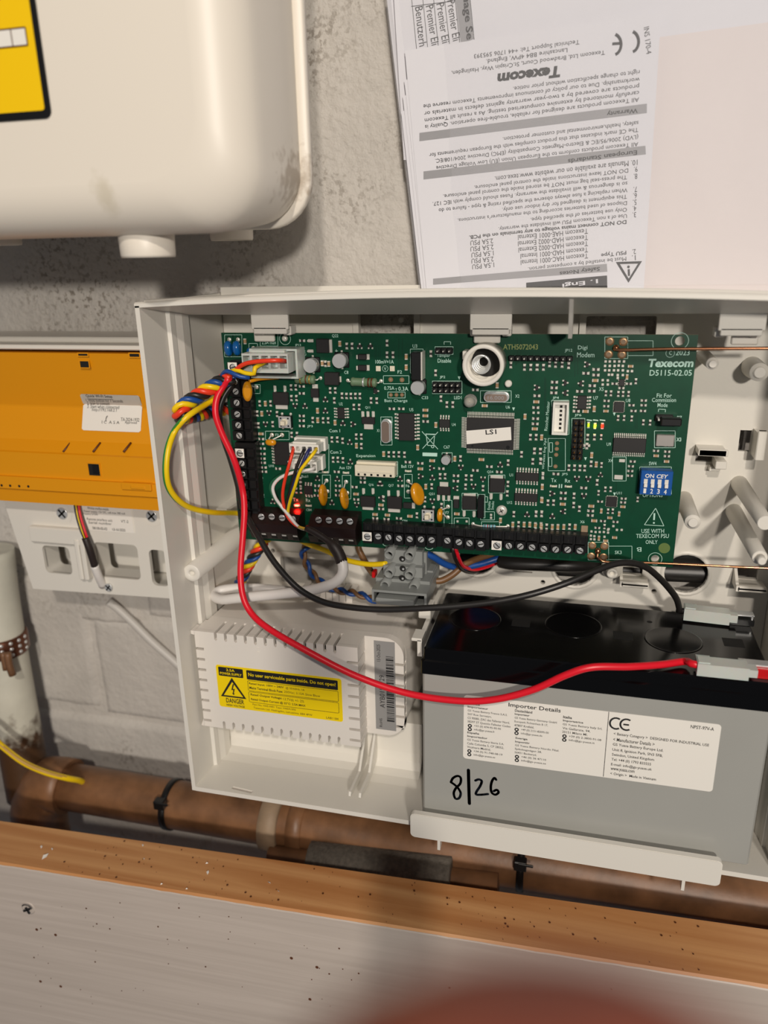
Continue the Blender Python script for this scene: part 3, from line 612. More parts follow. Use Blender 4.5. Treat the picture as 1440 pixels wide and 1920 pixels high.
# ---- silkscreen print
SK = M()
def sbox(c, u0, v0, u1, v1, wd=.22): SK.poly([pw(c, u0, v0, .05), pw(c, u1, v0, .05), pw(c, u1, v1, .05), pw(c, u0, v1, .05)], wd)
def st(c, s_, u0, v0, u1, h, v1=None, bold=0, shear=0, mb=None):
    o = pw(c, u0, v0, .05); e = pw(c, u1, v0 if v1 is None else v1, .05); (mb or SK).text(s_, o, e-o, h=h/4.5/4.05, bold=bold, shear=shear)
TX = [('A', '2.5A max', 410, 205, 530, 36), ('A', 'JP13', 690, 225, 740, 24), ('A', 'Q22', 1002, 150, 1055, 30), ('A', '+', 1028, 275, 1050, 28), ('A', 'C8', 1105, 455, 1140, 28), ('A', 'U2', 1062, 720, 1092, 26), ('A', 'Q11', 1282, 752, 1322, 26), ('A', 'JP3', 793, 910, 840, 26), ('A', 'Com 1', 978, 948, 1070, 30), ('A', 'X1', 1380, 945, 1402, 26), ('A', 'F3', 525, 980, 550, 24),
      ('B', 'U3', 332, 235, 370, 30), ('B', '100mV=1A', 18, 368, 172, 32), ('B', 'V', 90, 424, 110, 26), ('B', 'F2', 205, 452, 242, 28), ('B', '0.75A', 92, 590, 178, 32), ('B', '0.3A', 212, 597, 295, 36), ('B', 'T', 185, 598, 202, 22), ('B', 'Batt Charge', 95, 700, 288, 34), ('B', '+', 318, 495, 340, 26), ('B', 'C33', 408, 668, 462, 26), ('B', 'Tamper', 535, 320, 648, 32), ('B', 'Disable', 543, 360, 656, 34), ('B', 'JP2', 560, 498, 607, 28), ('B', 'LED1', 682, 668, 745, 28), ('B', 'X2', 1197, 655, 1232, 26), ('B', 'U6', 1118, 748, 1152, 26), ('B', 'U5', 305, 770, 338, 28), ('B', 'U4', 663, 895, 695, 26),
      ('C', 'JP12', 265, 275, 328, 30), ('C', 'Digi', 375, 258, 455, 40), ('C', 'Modem', 368, 315, 515, 40), ('C', '2023', 1200, 298, 1317, 42), ('C', 'D5115-02.05', 980, 470, 1335, 46), ('C', 'Fit For', 1040, 655, 1167, 34), ('C', 'Commission', 1000, 692, 1203, 34), ('C', 'Mode', 1047, 735, 1132, 34), ('C', 'P7', 1212, 838, 1252, 28), ('C', 'X3', 1207, 1025, 1247, 30), ('C', 'U7', 505, 672, 545, 28), ('C', 'U8', 780, 693, 818, 28), ('C', 'U9', 618, 1062, 655, 28), ('C', 'X5', 553, 598, 592, 30), ('C', 'JP4', 162, 672, 215, 26), ('C', 'JP6', 348, 818, 405, 26),
      ('D', 'Com 2', 987, 138, 1083, 30), ('D', 'Expansion', 1208, 175, 1368, 36), ('D', 'Aux 12V', 1063, 268, 1165, 28), ('D', 'Rx', 783, 545, 820, 34), ('D', 'Tx', 672, 540, 718, 34), ('D', 'Bus1', 745, 340, 800, 26), ('D', 'CB4', 785, 622, 830, 24), ('D', 'Q16', 1312, 413, 1352, 26), ('D', 'U10', 470, 252, 512, 24),
      ('E', 'C67', 593, 95, 645, 28), ('E', 'Bell 12V', 237, 258, 340, 28), ('E', 'Q17', 128, 420, 172, 28), ('E', 'F6', 275, 422, 305, 26), ('E', 'Q21', 470, 490, 517, 26), ('E', 'Q24', 960, 305, 1012, 26), ('E', 'U1', 1148, 330, 1178, 26), ('E', 'U12', 1128, 562, 1172, 26), ('E', 'F7', 610, 648, 638, 26), ('E', 'C81', 630, 748, 675, 26), ('E', 'CB6', 245, 716, 290, 24),
      ('F', 'Tx', 150, 378, 195, 34), ('F', 'Rx', 267, 382, 312, 34), ('F', 'JP5', 240, 325, 290, 26), ('F', 'X4', 632, 210, 668, 28), ('F', 'SW4', 975, 235, 1038, 30), ('F', 'OPTIONS', 922, 505, 1090, 34), ('F', 'U11', 702, 482, 745, 24), ('F', 'X6', 395, 725, 432, 26), ('F', 'USE WITH', 912, 808, 1103, 38), ('F', 'TEXECOM PSU', 867, 850, 1143, 38), ('F', 'ONLY', 947, 900, 1048, 36), ('F', 'SK3', 688, 985, 745, 32), ('F', 'X3', 1207, 30, 1247, 28)]
for c, s_, u0, v0, u1, h in TX: st(c, s_, u0, v0, u1, h, bold=.004)
for c, s_, u0, v0, u1, v1, h in (('A', 'C104', 785, 300, 772, 240, 24), ('C', 'Ricochet Monitor', 118, 935, 140, 688, 26), ('F', 'Wireless Eng Xpd', 98, 270, 116, 10, 26), ('E', 'Enable', 985, 612, 990, 540, 24), ('E', 'Smoke', 1015, 612, 1020, 540, 24), ('F', 'B', 912, 928, 872, 928, 40)):
    o = pw(c, u0, v0, .05); e = pw(c, u1, v1, .05); SK.text(s_, o, e-o, h=h/4.5/4.05)
o = pw('D', 395, 335, .05); e = pw('D', 410, 505, .05); SK.text('Digicom 0/', o, e-o, h=1.5)
for a in ((95, 125, 165, 310), (165, 125, 240, 310), (300, 198, 372, 290), (395, 60, 545, 220), (440, 938, 640, 1010), (350, 545, 395, 620)): sbox('A', *a)
for a in ((85, 470, 300, 538), (122, 608, 268, 658), (312, 245, 420, 448), (903, 597, 1163, 695), (63, 818, 158, 1055), (498, 515, 748, 622), (520, 225, 673, 290)): sbox('B', *a)
for a in ((603, 143, 797, 325), (797, 175, 1010, 300), (155, 678, 300, 965), (325, 830, 435, 1082), (1022, 935, 1197, 1078)): sbox('C', *a)
for a in ((125, 10, 270, 282), (136, 45, 162, 125), (130, 170, 156, 245), (668, 165, 783, 368), (898, 250, 1165, 480), (462, 885, 635, 1035), (635, 918, 832, 1030)): sbox('F', *a)
for a in ((920, 318, 988, 510), (1088, 320, 1160, 520), (640, 60, 975, 300)): sbox('D', *a)
for a in ((262, 312, 328, 512), (597, 532, 663, 732), (682, 680, 808, 748), (748, 472, 880, 615), (972, 318, 1110, 470), (885, 482, 942, 680), (913, 712, 1065, 755), (905, 628, 1022, 697), (0, 205, 205, 330), (580, 130, 665, 210)): sbox('E', *a)
for c, u, v, r0, r1 in (('A', 605, 158, 54, 50), ('C', 1237, 177, 66, 62), ('F', 1028, 1025, 58, 54), ('B', 100, 410, 27, 24), ('C', 1155, 280, 34, 31)):
    p = pw(c, u, v, .05); SK.disc(p, r0/4.5/4.05, 32, r1/4.5/4.05)
st('C', 'C', 1145, 295, 1168, 32); st('C', 'Texecom', 968, 398, 1350, 66, bold=.035, shear=.12)
P_ = [pw('F', *k, .05) for k in ((1032, 598), (937, 738), (1102, 748))]; SK.poly(P_, .28); SK.line(pw('F', 1022, 640, .05), pw('F', 1018, 698, .05), .75); SK.disc(pw('F', 1017, 722, .05), .45, 12)
for c, k in (('B', ((597, 208), (597, 183), (652, 183), (652, 208))), ('C', ((1055, 775), (1057, 752), (1115, 755), (1113, 778))), ('E', ((945, 500), (965, 502), (962, 548), (940, 546)))): SK.poly([pw(c, *z, .05) for z in k], .25, False)
for c, u, v in (('B', 725, 490), ('B', 1183, 752), ('F', 685, 480), ('C', 683, 795), ('F', 440, 182)):
    SK.add([pw(c, u-12, v-14, .05), pw(c, u+12, v-14, .05), pw(c, u, v+14, .05)], [(0, 1, 2)])
SK.quad(pw('E', 415, 128, .05), pw('E', 540, 132, .05), pw('E', 538, 162, .05), pw('E', 415, 158, .05))
for k in (((410, 940), (545, 1090)), ((545, 945), (415, 1085))): SK.line(pw('B', *k[0], .05), pw('B', *k[1], .05), .3)     # crossed-out bin
SK.poly([pw('B', *k, .05) for k in ((445, 965), (518, 968), (508, 1060), (458, 1058))], .3); SK.line(pw('B', 440, 962, .05), pw('B', 525, 965, .05), .45); SK.disc(pw('B', 500, 1068, .05), .8, 14, .5)
for a in ((450, 843, 495, 848), (503, 843, 548, 848), (560, 843, 607, 848)): p0 = pw('C', a[0], a[1], .05); p1 = pw('C', a[2], a[3], .05); SK.line(p0, p1, .55)
for u in (220, 240): SK.line(pw('F', u, 395, .05), pw('F', u-2, 428, .05), .5)
SK.line(pw('E', 0, 716, .05), pw('E', 570, 742, .05), .25); SK.line(pw('E', 575, 755, .05), pw('F', 455, 825, .05), .25)
for c, u, v in (('E', 110, 905), ('E', 470, 935)):
    p = pw(c, u, v, .05); SK.poly([p+V((2.2*math.cos(t), 0, 1.1+1.9*math.sin(t))) for t in [math.radians(200+14*i) for i in range(11)]], .35, False)
part(cb, 'silkscreen', SK, silk, 'pale green printed legend on the board')
b = M(); st('B', 'ATH5072043', 1095, 250, 1388, 44, mb=b, bold=.01); part(cb, 'printed_serial', b, mat('serial_print', (150, 160, 96), .6))
# ---- small surface parts, one mesh per kind
def smd_r():
    b = M(); b.mat(0).box(-.62, .62, PY-.5, PY, -.62, .62); b.mat(1)
    for s_ in (-1, 1): b.box(s_*.5, s_*1.32, PY-.62, PY, -.6, .6, .12); b.box(s_*1.2, s_*1.62, PY-.25, PY, -.7, .7, .1)
    return b
def smd_c():
    b = M(); b.mat(0).box(-.9, .9, PY-.95, PY, -.68, .68, .08); b.mat(1)
    for s_ in (-1, 1): b.box(s_*.8, s_*1.45, PY-1.0, PY, -.72, .72, .15)
    return b
def smd_t():
    b = M(); b.mat(0).box(-1.15, 1.15, PY-1, PY-.1, -.6, .6, .12); b.mat(1)
    b.box(-.4, .4, PY-.5, PY, .5, 1.45, .12)
    for s_ in (-1, 1): b.box(s_*1.35, s_*.55, PY-.5, PY, -1.45, -.5, .12)
    return b
def smd_d():
    b = M(); b.mat(0).box(-.3, .3, PY-.4, PY, -.45, .45); b.mat(1); b.box(-.55, .55, PY-.5, PY, -.55, .55, .12); return b
def local(par, mb, mats, name):
    me = mesh(name, mb, mats, (0, PY, 0)); return me
meR = local(cb, smd_r(), [chip, tin], 'chip_resistor'); meC = local(cb, smd_c(), [ceram, tin], 'chip_capacitor'); meT = local(cb, smd_t(), [chip, tin], 'small_transistor'); meD = local(cb, smd_d(), [chip, tin], 'solder_pad')
ROWS = """
A v 1125,220 1170,220 945,370 985,595 1028,595 1085,640 1123,642 1160,642 1198,642 1236,642 1330,680 1378,682 1185,735 1230,735 1020,680 655,570 695,570 658,660 700,660 390,705 482,705 370,790 537,795 838,845 926,848 968,848 380,890 500,880 660,970 705,970 1000,1010 1045,1010 1090,1020 1205,985 1248,985 1248,1065
A V 268,180 1068,200 920,365 440,705 410,790 880,765 882,845 1028,865 1208,1060 975,370
A t 1235,220 1325,220 945,670 772,725 945,765 1092,870 1150,1030
A b 690,725 470,785 440,880
A r 1375,600 1180,880
A h 745,560 745,620 745,810 745,850 745,895 403,1005 403,1045 748,175
A H 403,960
B v 115,195 115,295 165,295 485,285 525,447 570,665 620,715 670,715 1108,350 1160,380 1275,400 1328,400 1383,400 1325,990 1373,990
B V 278,310 278,400 528,885 375,1075 1045,550 1280,815 1420,990
B h 155,750 235,750 440,857 860,590 1380,640 1370,740 1368,833 1365,877
B H 440,760 440,808 940,723 1375,690 1362,918
B r 1380,570
B d 1352,783 1392,783
C v 30,400 85,400 137,370 188,375 243,375 298,385 865,518 612,620 655,620 717,625 757,625 803,625 715,828 765,828 830,832 928,865 985,867 458,990 515,990 572,990
C V 790,480 513,750
C r 455,375 270,530
C l 400,535 270,615
C h 528,418 443,450 528,465 178,525 175,573 172,615 390,603 493,600 497,555 805,538 685,538 743,575 618,683 615,728 828,720 845,768 932,680 930,720 925,768 362,770 450,1060
C H 522,510 820,390 440,770 612,768
C d 610,350 645,350 685,350 725,350 765,350 605,388 645,388 685,388 720,385 755,388 605,425 640,425 680,425 715,425 755,425 797,432 832,432 637,462 665,462 712,465 755,465 585,508 585,545 628,510 628,545 712,490
D h 415,95 415,140 415,180 418,215 425,255 428,290 1040,292 875,410 875,450 870,492 1050,410 1050,450 1050,490 1190,420 1205,525 1260,345 1260,380 545,265
D H 1205,478
D v 1010,190 1050,190 1093,195 735,360 735,395 700,450 738,450 1435,520
D t 1155,205 878,345 1045,350 1000,550 1410,390 500,540
D b 1210,570
E v 130,145 172,145 215,145 262,148 735,180 1137,215 1250,145 1358,118 1408,118 1345,205 1412,205 1135,395 1130,475 563,330 605,330 782,340 828,342 778,418 925,430 492,415 435,525 575,580 367,660 1185,650 1373,650 1420,650 1225,735 1430,330
E V 88,140 688,180 1073,700 443,415 1177,735 1272,735 1320,735 1367,740 1415,740 1420,525 1425,420
E h 290,210 227,410 395,220 573,265 860,280 978,248 1062,293 697,325 695,370 65,605 15,685 110,692 215,685
E H 397,265 497,197 912,187 310,665 65,570 15,650 120,655 705,645
E t 225,350 52,390 1070,230 497,340 1297,650
E b 738,255 845,415 925,355 497,540
E r 495,260 400,330
E l 692,430 65,510
E d 993,655 993,680 710,710 787,710
F v 10,115 60,118 60,200 80,320 75,420 300,258 347,258 393,260 433,262 452,75 487,225 575,235 538,382 550,470 607,440 652,440 343,495 340,573 123,553 170,553 388,605 22,645 70,645 630,625 670,625 600,755 20,755 112,755 305,755 880,525
F V 492,150 530,228 73,530 573,620 723,645 68,755 160,755 207,755 257,755 353,755 553,850
F h 190,310 253,470 250,518 425,428 838,205 823,245 818,285 815,325 1035,115 1130,122 1127,160 762,518 757,550 563,543 480,660 483,622 587,708 540,765 693,715
F H 248,563 1123,203 1035,155 755,585 488,580 513,703 645,678 685,845 610,872
F t 567,315 160,665
F b 367,350 463,352 427,495
F r 160,475
F l 250,625
F d 490,795 525,800 560,800 595,800 630,805 485,830 515,835 600,840 485,860 515,862 675,750 635,775 705,782 745,782 630,780
"""
DEG = {'v': 90, 'V': 90, 'h': 0, 'H': 0, 't': 0, 'b': 180, 'r': 90, 'l': -90, 'd': 0}
for ln in ROWS.split('\n'):
    if not ln.strip(): continue
    t = ln.split(); k = t[1]
    for uv in t[2:]:
        u, v = map(float, uv.split(',')); p = pw(t[0], u, v, .4); p.y = PY
        me, nm = {'v': (meR, 'chip_resistor'), 'h': (meR, 'chip_resistor'), 'V': (meC, 'chip_capacitor'), 'H': (meC, 'chip_capacitor'), 'd': (meD, 'solder_pad')}.get(k, (meT, 'small_transistor'))
        o = put(cb, nm, me, p, DEG[k])
        sx = 1.0 if px(t[0], u, v)[0] < 1120 else .85
        if k in 'vVhHtbrl': o.scale = (sx*.98, 1, sx*.98)
# ---- chips with legs
def ic(c, u0, v0, u1, v1, h, n, sides, leg=2.0, lw=None, lab=None, name='chip'):
    x0, x1, z0, z1 = rect(c, u0, v0, u1, v1, h); b = M(); b.box(x0, x1, PY-h, PY-.2, z0, z1, .25); ch = part(cb, name, b, chip)
    l = M()
    for i in range(n):
        f = (i+.5)/n
        if 'h' in sides:
            x = x0+(x1-x0)*f; wd = lw or (x1-x0)/n*.5
            for e, s_ in ((z1, 1), (z0, -1)): l.box(x-wd/2, x+wd/2, PY-h*.6, PY-h*.6+.2, e, e+s_*leg*.45); l.box(x-wd/2, x+wd/2, PY-h*.6, PY, e+s_*leg*.35, e+s_*leg*.5); l.box(x-wd/2, x+wd/2, PY-.25, PY, e+s_*leg*.4, e+s_*leg)
        if 'v' in sides:
            z = z0+(z1-z0)*f; wd = lw or (z1-z0)/n*.5
            for e, s_ in ((x1, 1), (x0, -1)): l.box(e, e+s_*leg*.45, PY-h*.6, PY-h*.6+.2, z-wd/2, z+wd/2); l.box(e+s_*leg*.35, e+s_*leg*.5, PY-h*.6, PY, z-wd/2, z+wd/2); l.box(e+s_*leg*.4, e+s_*leg, PY-.25, PY, z-wd/2, z+wd/2)
    part(ch, 'chip_legs', l, tin, kind='stuff'); return ch, (x0, x1, z0, z1)
ic('A', 1045, 740, 1105, 835, 1.4, 4, 'v', 2.0); ic('B', 212, 790, 345, 1020, 2.2, 8, 'v', 2.3); ic('B', 555, 840, 645, 910, 1.4, 4, 'h', 1.9)
ic('C', 372, 640, 450, 755, 1.4, 4, 'v', 1.9); ic('E', 1200, 300, 1395, 370, 1.5, 8, 'h', 2.1); ic('E', 1190, 475, 1385, 545, 1.5, 8, 'h', 2.1)
ic('D', 512, 40, 640, 235, 1.6, 8, 'v', 1.8); ic('D', 765, 410, 835, 485, 1.2, 3, 'h', 1.6)
u9 = rect('C', 670, 995, 952, 1198, 1.4); ic('C', 672, 998, 950, 1120, 1.4, 17, 'h', 2.0)
ic('C', 680, 692, 765, 778, .9, 7, 'hv', .35); ic('F', 615, 502, 705, 588, .9, 7, 'hv', .3); ic('C', 722, 500, 770, 560, .8, 3, 'v', .3)
ch, (x0, x1, z0, z1) = ic('B', 785, 830, 1183, 1092, 1.6, 32, 'h', 2.6)
l = M(); n = 22
for i in range(n):
    z = z0+(z1-z0)*(i+.5)/n
    for e, s_ in ((x1, 1), (x0, -1)): l.box(e, e+s_*1.0, PY-1, PY-.8, z-.17, z+.17); l.box(e+s_*.9, e+s_*1.2, PY-1, PY, z-.17, z+.17); l.box(e+s_*1.0, e+s_*2.6, PY-.25, PY, z-.17, z+.17)
part(ch, 'chip_legs', l, tin, kind='stuff')
P_ = [pw('B', *k, 1.7) for k in ((783, 935), (1160, 903), (1165, 1012), (788, 1048))]
b = M(); b.ringed([[V((p.x, PY-1.72, p.z)) for p in P_], [V((p.x, PY-1.6, p.z)) for p in P_]], smooth=False); lb = part(ch, 'sticker', b, stick, 'white rounded sticker on the chip')
b = M(); o = pw('B', 948, 968, 1.76); e = pw('B', 1040, 962, 1.76); b.text('LS1', o, e-o, h=2.3, bold=.02); part(lb, 'printed_text', b, ink)
l = M(); l.lathe(pw('B', 835, 1062, 1.62), (0, -1, 0), [(0, .5), (.02, .5)], 12); l.lathe(pw('B', 1135, 1075, 1.62), (0, -1, 0), [(0, .9), (.02, .9)], 16); part(ch, 'mould_mark', l, black)
# ---- power transistors: body, tab, two legs
def dpak(c, u0, v0, u1, v1, tab, legs, legdir, h=2.3, tw=.12):
    x0, x1, z0, z1 = rect(c, u0, v0, u1, v1, h); b = M(); b.box(x0, x1, PY-h, PY-.1, z0, z1, .3); tr = part(cb, 'power_transistor', b, chip)
    a = rect(c, *tab, .6); b = M(); b.box(a[0], a[1], PY-.9, PY, a[2], a[3], .15); part(tr, 'metal_tab', b, tin)
    for u, v in legs:
        p = pw(c, u, v); b = M()
        if legdir == 'z': b.box(p.x-.75, p.x+.75, PY-.3, PY, p.z-1.4, p.z+1.4, .1); b.box(p.x-.45, p.x+.45, PY-.9, PY-.3, p.z-1.6, p.z+1.6, .1)
        else: b.box(p.x-1.4, p.x+1.4, PY-.3, PY, p.z-.75, p.z+.75, .1); b.box(p.x-1.6, p.x+1.6, PY-.9, PY-.3, p.z-.45, p.z+.45, .1)
        part(tr, 'lead', b, tin)
dpak('A', 866, 160, 972, 278, (968, 165, 1002, 275), ((822, 175), (822, 262)), 'x'); dpak('A', 500, 612, 628, 718, (526, 712, 626, 752), ((521, 578), (605, 578)), 'z')
dpak('A', 1250, 820, 1360, 880, (1272, 878, 1348, 922), ((1262, 795), (1305, 795), (1350, 795)), 'z', 1.6); dpak('D', 1240, 502, 1362, 590, (1258, 585, 1350, 612), ((1268, 452), (1348, 452)), 'z')
dpak('E', 115, 505, 238, 605, (125, 602, 225, 632), ((130, 470), (210, 470)), 'z'); dpak('E', 538, 418, 650, 490, (560, 378, 632, 420), ((550, 505), (593, 507), (637, 508)), 'z', 1.6)
dpak('E', 750, 500, 868, 612, (762, 474, 865, 502), ((766, 640), (850, 645)), 'z'); dpak('E', 980, 352, 1108, 466, (988, 322, 1095, 354), ((993, 495), (1077, 500)), 'z')
def diode(c, u0, v0, u1, v1, pads, h=2.0):
    x0, x1, z0, z1 = rect(c, u0, v0, u1, v1, h); b = M(); b.box(x0, x1, PY-h, PY, z0, z1, .25); d = part(cb, 'diode', b, chip)
    for a in pads: r = rect(c, *a, .4); b = M(); b.box(r[0], r[1], PY-.7, PY, r[2], r[3], .15); part(d, 'solder_end', b, tin)
diode('A', 1218, 290, 1290, 335, ((1288, 288, 1318, 335), (1206, 295, 1220, 330))); diode('A', 1218, 382, 1290, 428, ((1288, 380, 1318, 428), (1206, 387, 1220, 423)))
diode('A', 935, 445, 1055, 550, ((1055, 475, 1080, 525),), 3); diode('A', 820, 580, 886, 655, ((835, 542, 882, 580), (843, 655, 888, 690)))
diode('E', 250, 555, 322, 602, ((322, 552, 352, 600),)); diode('E', 676, 528, 722, 600, ((676, 495, 724, 528),)); diode('B', 0, 572, 18, 620, ((0, 560, 6, 572),), 1)
# ---- can capacitors
def can(c, u, v, r, h=5.5, name='can_capacitor'):
    R_ = r/4.5/4.05; t = pw(c, u, v, h); p = V((t.x, PY, t.z)); b = M()
    b.box(p.x-R_*1.02, p.x+R_*1.02, PY-.8, PY-.1, p.z-R_*1.02, p.z+R_*1.02, .4); cp_ = part(cb, name, b, black)
    b = M(); b.lathe((p.x, PY-.7, p.z), (0, -1, 0), [(0, R_*.96), (.9, R_*.96), (1.2, R_*.88), (1.5, R_*.96), (h-1.1, R_*.96), (h-.7, R_*.9)], 28); part(cp_, 'can', b, steel)
    b = M()
    for i, tt in enumerate(('010', '47V', '25V')): b.text(tt, (p.x-R_*.55, PY-h+.03, p.z+R_*(.2-.38*i)), (R_*1.1, 0, 0), (0, 0, R_*.3))
    part(cp_, 'printed_text', b, ink)
    b = M()
    for s_ in (-1, 1): b.box(p.x-.5, p.x+.5, PY-.3, PY, p.z+s_*R_*1.0, p.z+s_*(R_*1.0+.9), .1)
    part(cp_, 'solder_foot', b, tin, kind='stuff')
can('A', 812, 388, 66); can('A', 1058, 348, 66); can('B', 370, 575, 63); can('E', 608, 197, 42, 4)
# ---- axial resistors
def axial(c, u0, v0, u1, v1, r, m_, bands, ends):
    p0, p1 = pw(c, u0, v0, r+.3), pw(c, u1, v1, r+.3); p0.y = p1.y = PY-r-.3; d = p1-p0; b = M()
    b.lathe(p0, d, [(0, r*.5), (.4, r*.9), (1.2, r), (2.0, r*.88), (d.length-2.0, r*.88), (d.length-1.2, r), (d.length-.4, r*.9), (d.length, r*.5)], 18); a = part(cb, 'axial_resistor', b, m_)
    for f, bm_ in bands: b = M(); b.cyl(p0+d*(f-.03), p0+d*(f+.03), r*1.0, n=18); part(a, 'colour_band', b, bm_)
    b = M()
    for (u, v), s_ in ends:
        e = pw(c, u, v); st_ = p1 if s_ > 0 else p0; b.tube(smooth_path([st_, st_+d.normalized()*s_*1.0, V((e.x-s_*.3, PY-r*.8, e.z)), V((e.x, PY, e.z))], .5), .32, 8)
        b.lathe((e.x, PY, e.z), (0, -1, 0), [(0, .95), (.15, .9), (.4, .4)], 14)
    part(a, 'wire_lead', b, tin)
axial('A', 690, 497, 860, 505, 2.3, resg, ((.3, goldband), (.58, brn), (.75, goldband)), (((905, 490), 1),)); axial('A', 1160, 520, 1380, 530, 2.25, resg, ((.5, steel), (.7, brn), (.82, brn)), (((1135, 510), -1), ((1415, 515), 1)))
axial('E', 922, 748, 1032, 752, .95, resb, ((.2, brn), (.4, redt), (.55, brn), (.8, brn)), (((842, 730), -1), ((1135, 748), 1)))
# ---- disc parts: blue suppressors and orange resettable fuses
def discpart(name, c, u0, v0, u1, v1, h, wd, thick, m_, leads, tilt=0, label=None):
    a = pw(c, u0, v0, h); e = pw(c, u1, v1, h); mid = (a+e)/2; ax = (e-a); L_ = ax.length/2; ax.normalize()
    side_ = V((0, -1, 0)); side_ = Matrix.Rotation(tilt, 3, ax) @ side_; nrm = ax.cross(side_).normalized(); b = M(); rings = []
    for k in range(7):
        f = -1+2*k/6; q = math.sqrt(max(0, 1-f*f*.98)); rings.append([mid+nrm*thick/2*f+(ax*L_*math.cos(t)+side_*wd/2*math.sin(t))*(.55+.45*q) for t in [i*math.pi/12 for i in range(24)]])
    b.ringed(rings); d = part(cb, name, b, m_)
    b = M()
    for u, v in leads:
        p = pw(c, u, v); b.tube(smooth_path([(p.x, PY, p.z), (p.x, PY-1.2, p.z), a*.7+mid*.3], .6), .34, 8); b.lathe((p.x, PY, p.z), (0, -1, 0), [(0, 1.1), (.12, 1.05), (.4, .5)], 14)
    part(d, 'wire_lead', b, tin)
discpart('blue_suppressor', 'A', 118, 175, 135, 305, 4, 5, 3.4, blued, ((135, 165),)); discpart('blue_suppressor', 'A', 190, 175, 205, 300, 4, 5, 3.4, blued, ((208, 165),)); discpart('blue_suppressor', 'A', 285, 245, 345, 290, 3, 4, 3, blued, ((338, 238),))
discpart('orange_fuse', 'A', 285, 515, 290, 688, 12.5, 5, 4.4, orange, ((365, 565),), 1.2); discpart('orange_fuse', 'A', 440, 1030, 530, 1035, 4, 3.4, 3.0, orange, ((495, 970), (580, 970)))
b = M(); b.tube(smooth_path([pw('A', 300, 520, 12), pw('A', 400, 496, 8), pw('A', 550, 487, 1)], 1), .9, 8); part(cb, 'fuse_tail', b, orange)
discpart('orange_fuse', 'D', 918, 395, 935, 578, 5, 7, 2.7, orange, ((955, 365), (962, 455)), .15); discpart('orange_fuse', 'D', 1090, 425, 1120, 605, 5, 7, 2.7, orange, ((1120, 375), (1130, 468)), .15)
discpart('orange_fuse', 'E', 345, 385, 400, 572, 5, 8, 3.6, orange, ((295, 370), (295, 458)), .5); discpart('orange_fuse', 'E', 565, 600, 560, 712, 4, 5, 2.6, orange, ((630, 585), (628, 675)))
# ---- push buttons
def button(c, u, v):
    r = rect(c, u-55, v-52, u+55, v+52, 2.5); b = M(); b.box(r[0], r[1], PY-3, PY-.3, r[2], r[3], .3); bt_ = part(cb, 'push_button', b, black)
    b = M(); b.box(r[0]+.2, r[1]-.2, PY-3.3, PY-3, r[2]+.2, r[3]-.2, .12); part(bt_, 'metal_cover', b, steel)
    b = M(); cx, cz = (r[0]+r[1])/2, (r[2]+r[3])/2; b.lathe((cx, PY-3.2, cz), (0, -1, 0), [(0, 1.75), (.7, 1.7)], 20); b.box(cx-1.1, cx+1.1, PY-6.8, PY-3.5, cz-1.1, cz+1.1, .25); part(bt_, 'cap', b, cream)
    b = M()
    for sx in (-1, 1):
        for sz in (-1, 1): b.lathe((cx+sx*1.95, PY-3.25, cz+sz*1.9), (0, -1, 0), [(0, .5), (.2, .45)], 10)
    part(bt_, 'corner_pins', b, black, kind='stuff')
    b = M()
    for sx in (-1, 1):
        for sz in (-1, 1): p = V((cx+sx*2.3, PY, cz+sz*3.6)); b.lathe(p, (0, -1, 0), [(0, .8), (.3, .5)], 10)
    part(bt_, 'solder_pins', b, tin, kind='stuff')
button('A', 605, 860); button('E', 462, 658)
# ---- crystals
def crystal(c, u0, v0, u1, v1, txt=None):
    r = rect(c, u0, v0, u1, v1, 2); rad = min(r[1]-r[0], r[3]-r[2])/2; b = M(); b.prism(rrect(*r, rad*.96, 6), PY-.8, PY-.1); b.prism(rrect(r[0]+.35, r[1]-.35, r[2]+.35, r[3]-.35, rad*.85, 6), PY-3.4, PY-.7); cr = part(cb, 'crystal', b, steel)
    b = M(); b.prism(rrect(r[0]+.8, r[1]-.8, r[2]+.8, r[3]-.8, rad*.6, 6), PY-3.5, PY-3.38); part(cr, 'crystal_top', b, mat('crystal_top', (170, 150, 136), .35, metal=.7))
    if txt: b = M(); b.text(txt, (r[0]+2.2, PY-3.55, (r[2]+r[3])/2-.9), (r[1]-r[0]-4.4, 0, 0), (0, 0, 1.8)); part(cr, 'printed_text', b, inkg)
crystal('B', 928, 608, 1145, 695, '16.000'); crystal('B', 63, 838, 152, 1040)
r = rect('C', 1035, 968, 1190, 1068, 1); b = M(); b.box(r[0], r[1], PY-1.3, PY, r[2], r[3], .3); part(cb, 'crystal', b, mat('metal_can', (190, 184, 178), .35, metal=.7))
r = rect('F', 402, 748, 460, 802, 1); b = M(); b.box(r[0], r[1], PY-1.0, PY, r[2], r[3], .2); part(cb, 'filter_can', b, collar)
for a in ((723, 183, 773, 210), (683, 318, 755, 355)): r = rect('F', *a); b = M(); b.box(r[0], r[1], PY-.2, PY, r[2], r[3], .1); part(cb, 'bare_pad', b, tin)
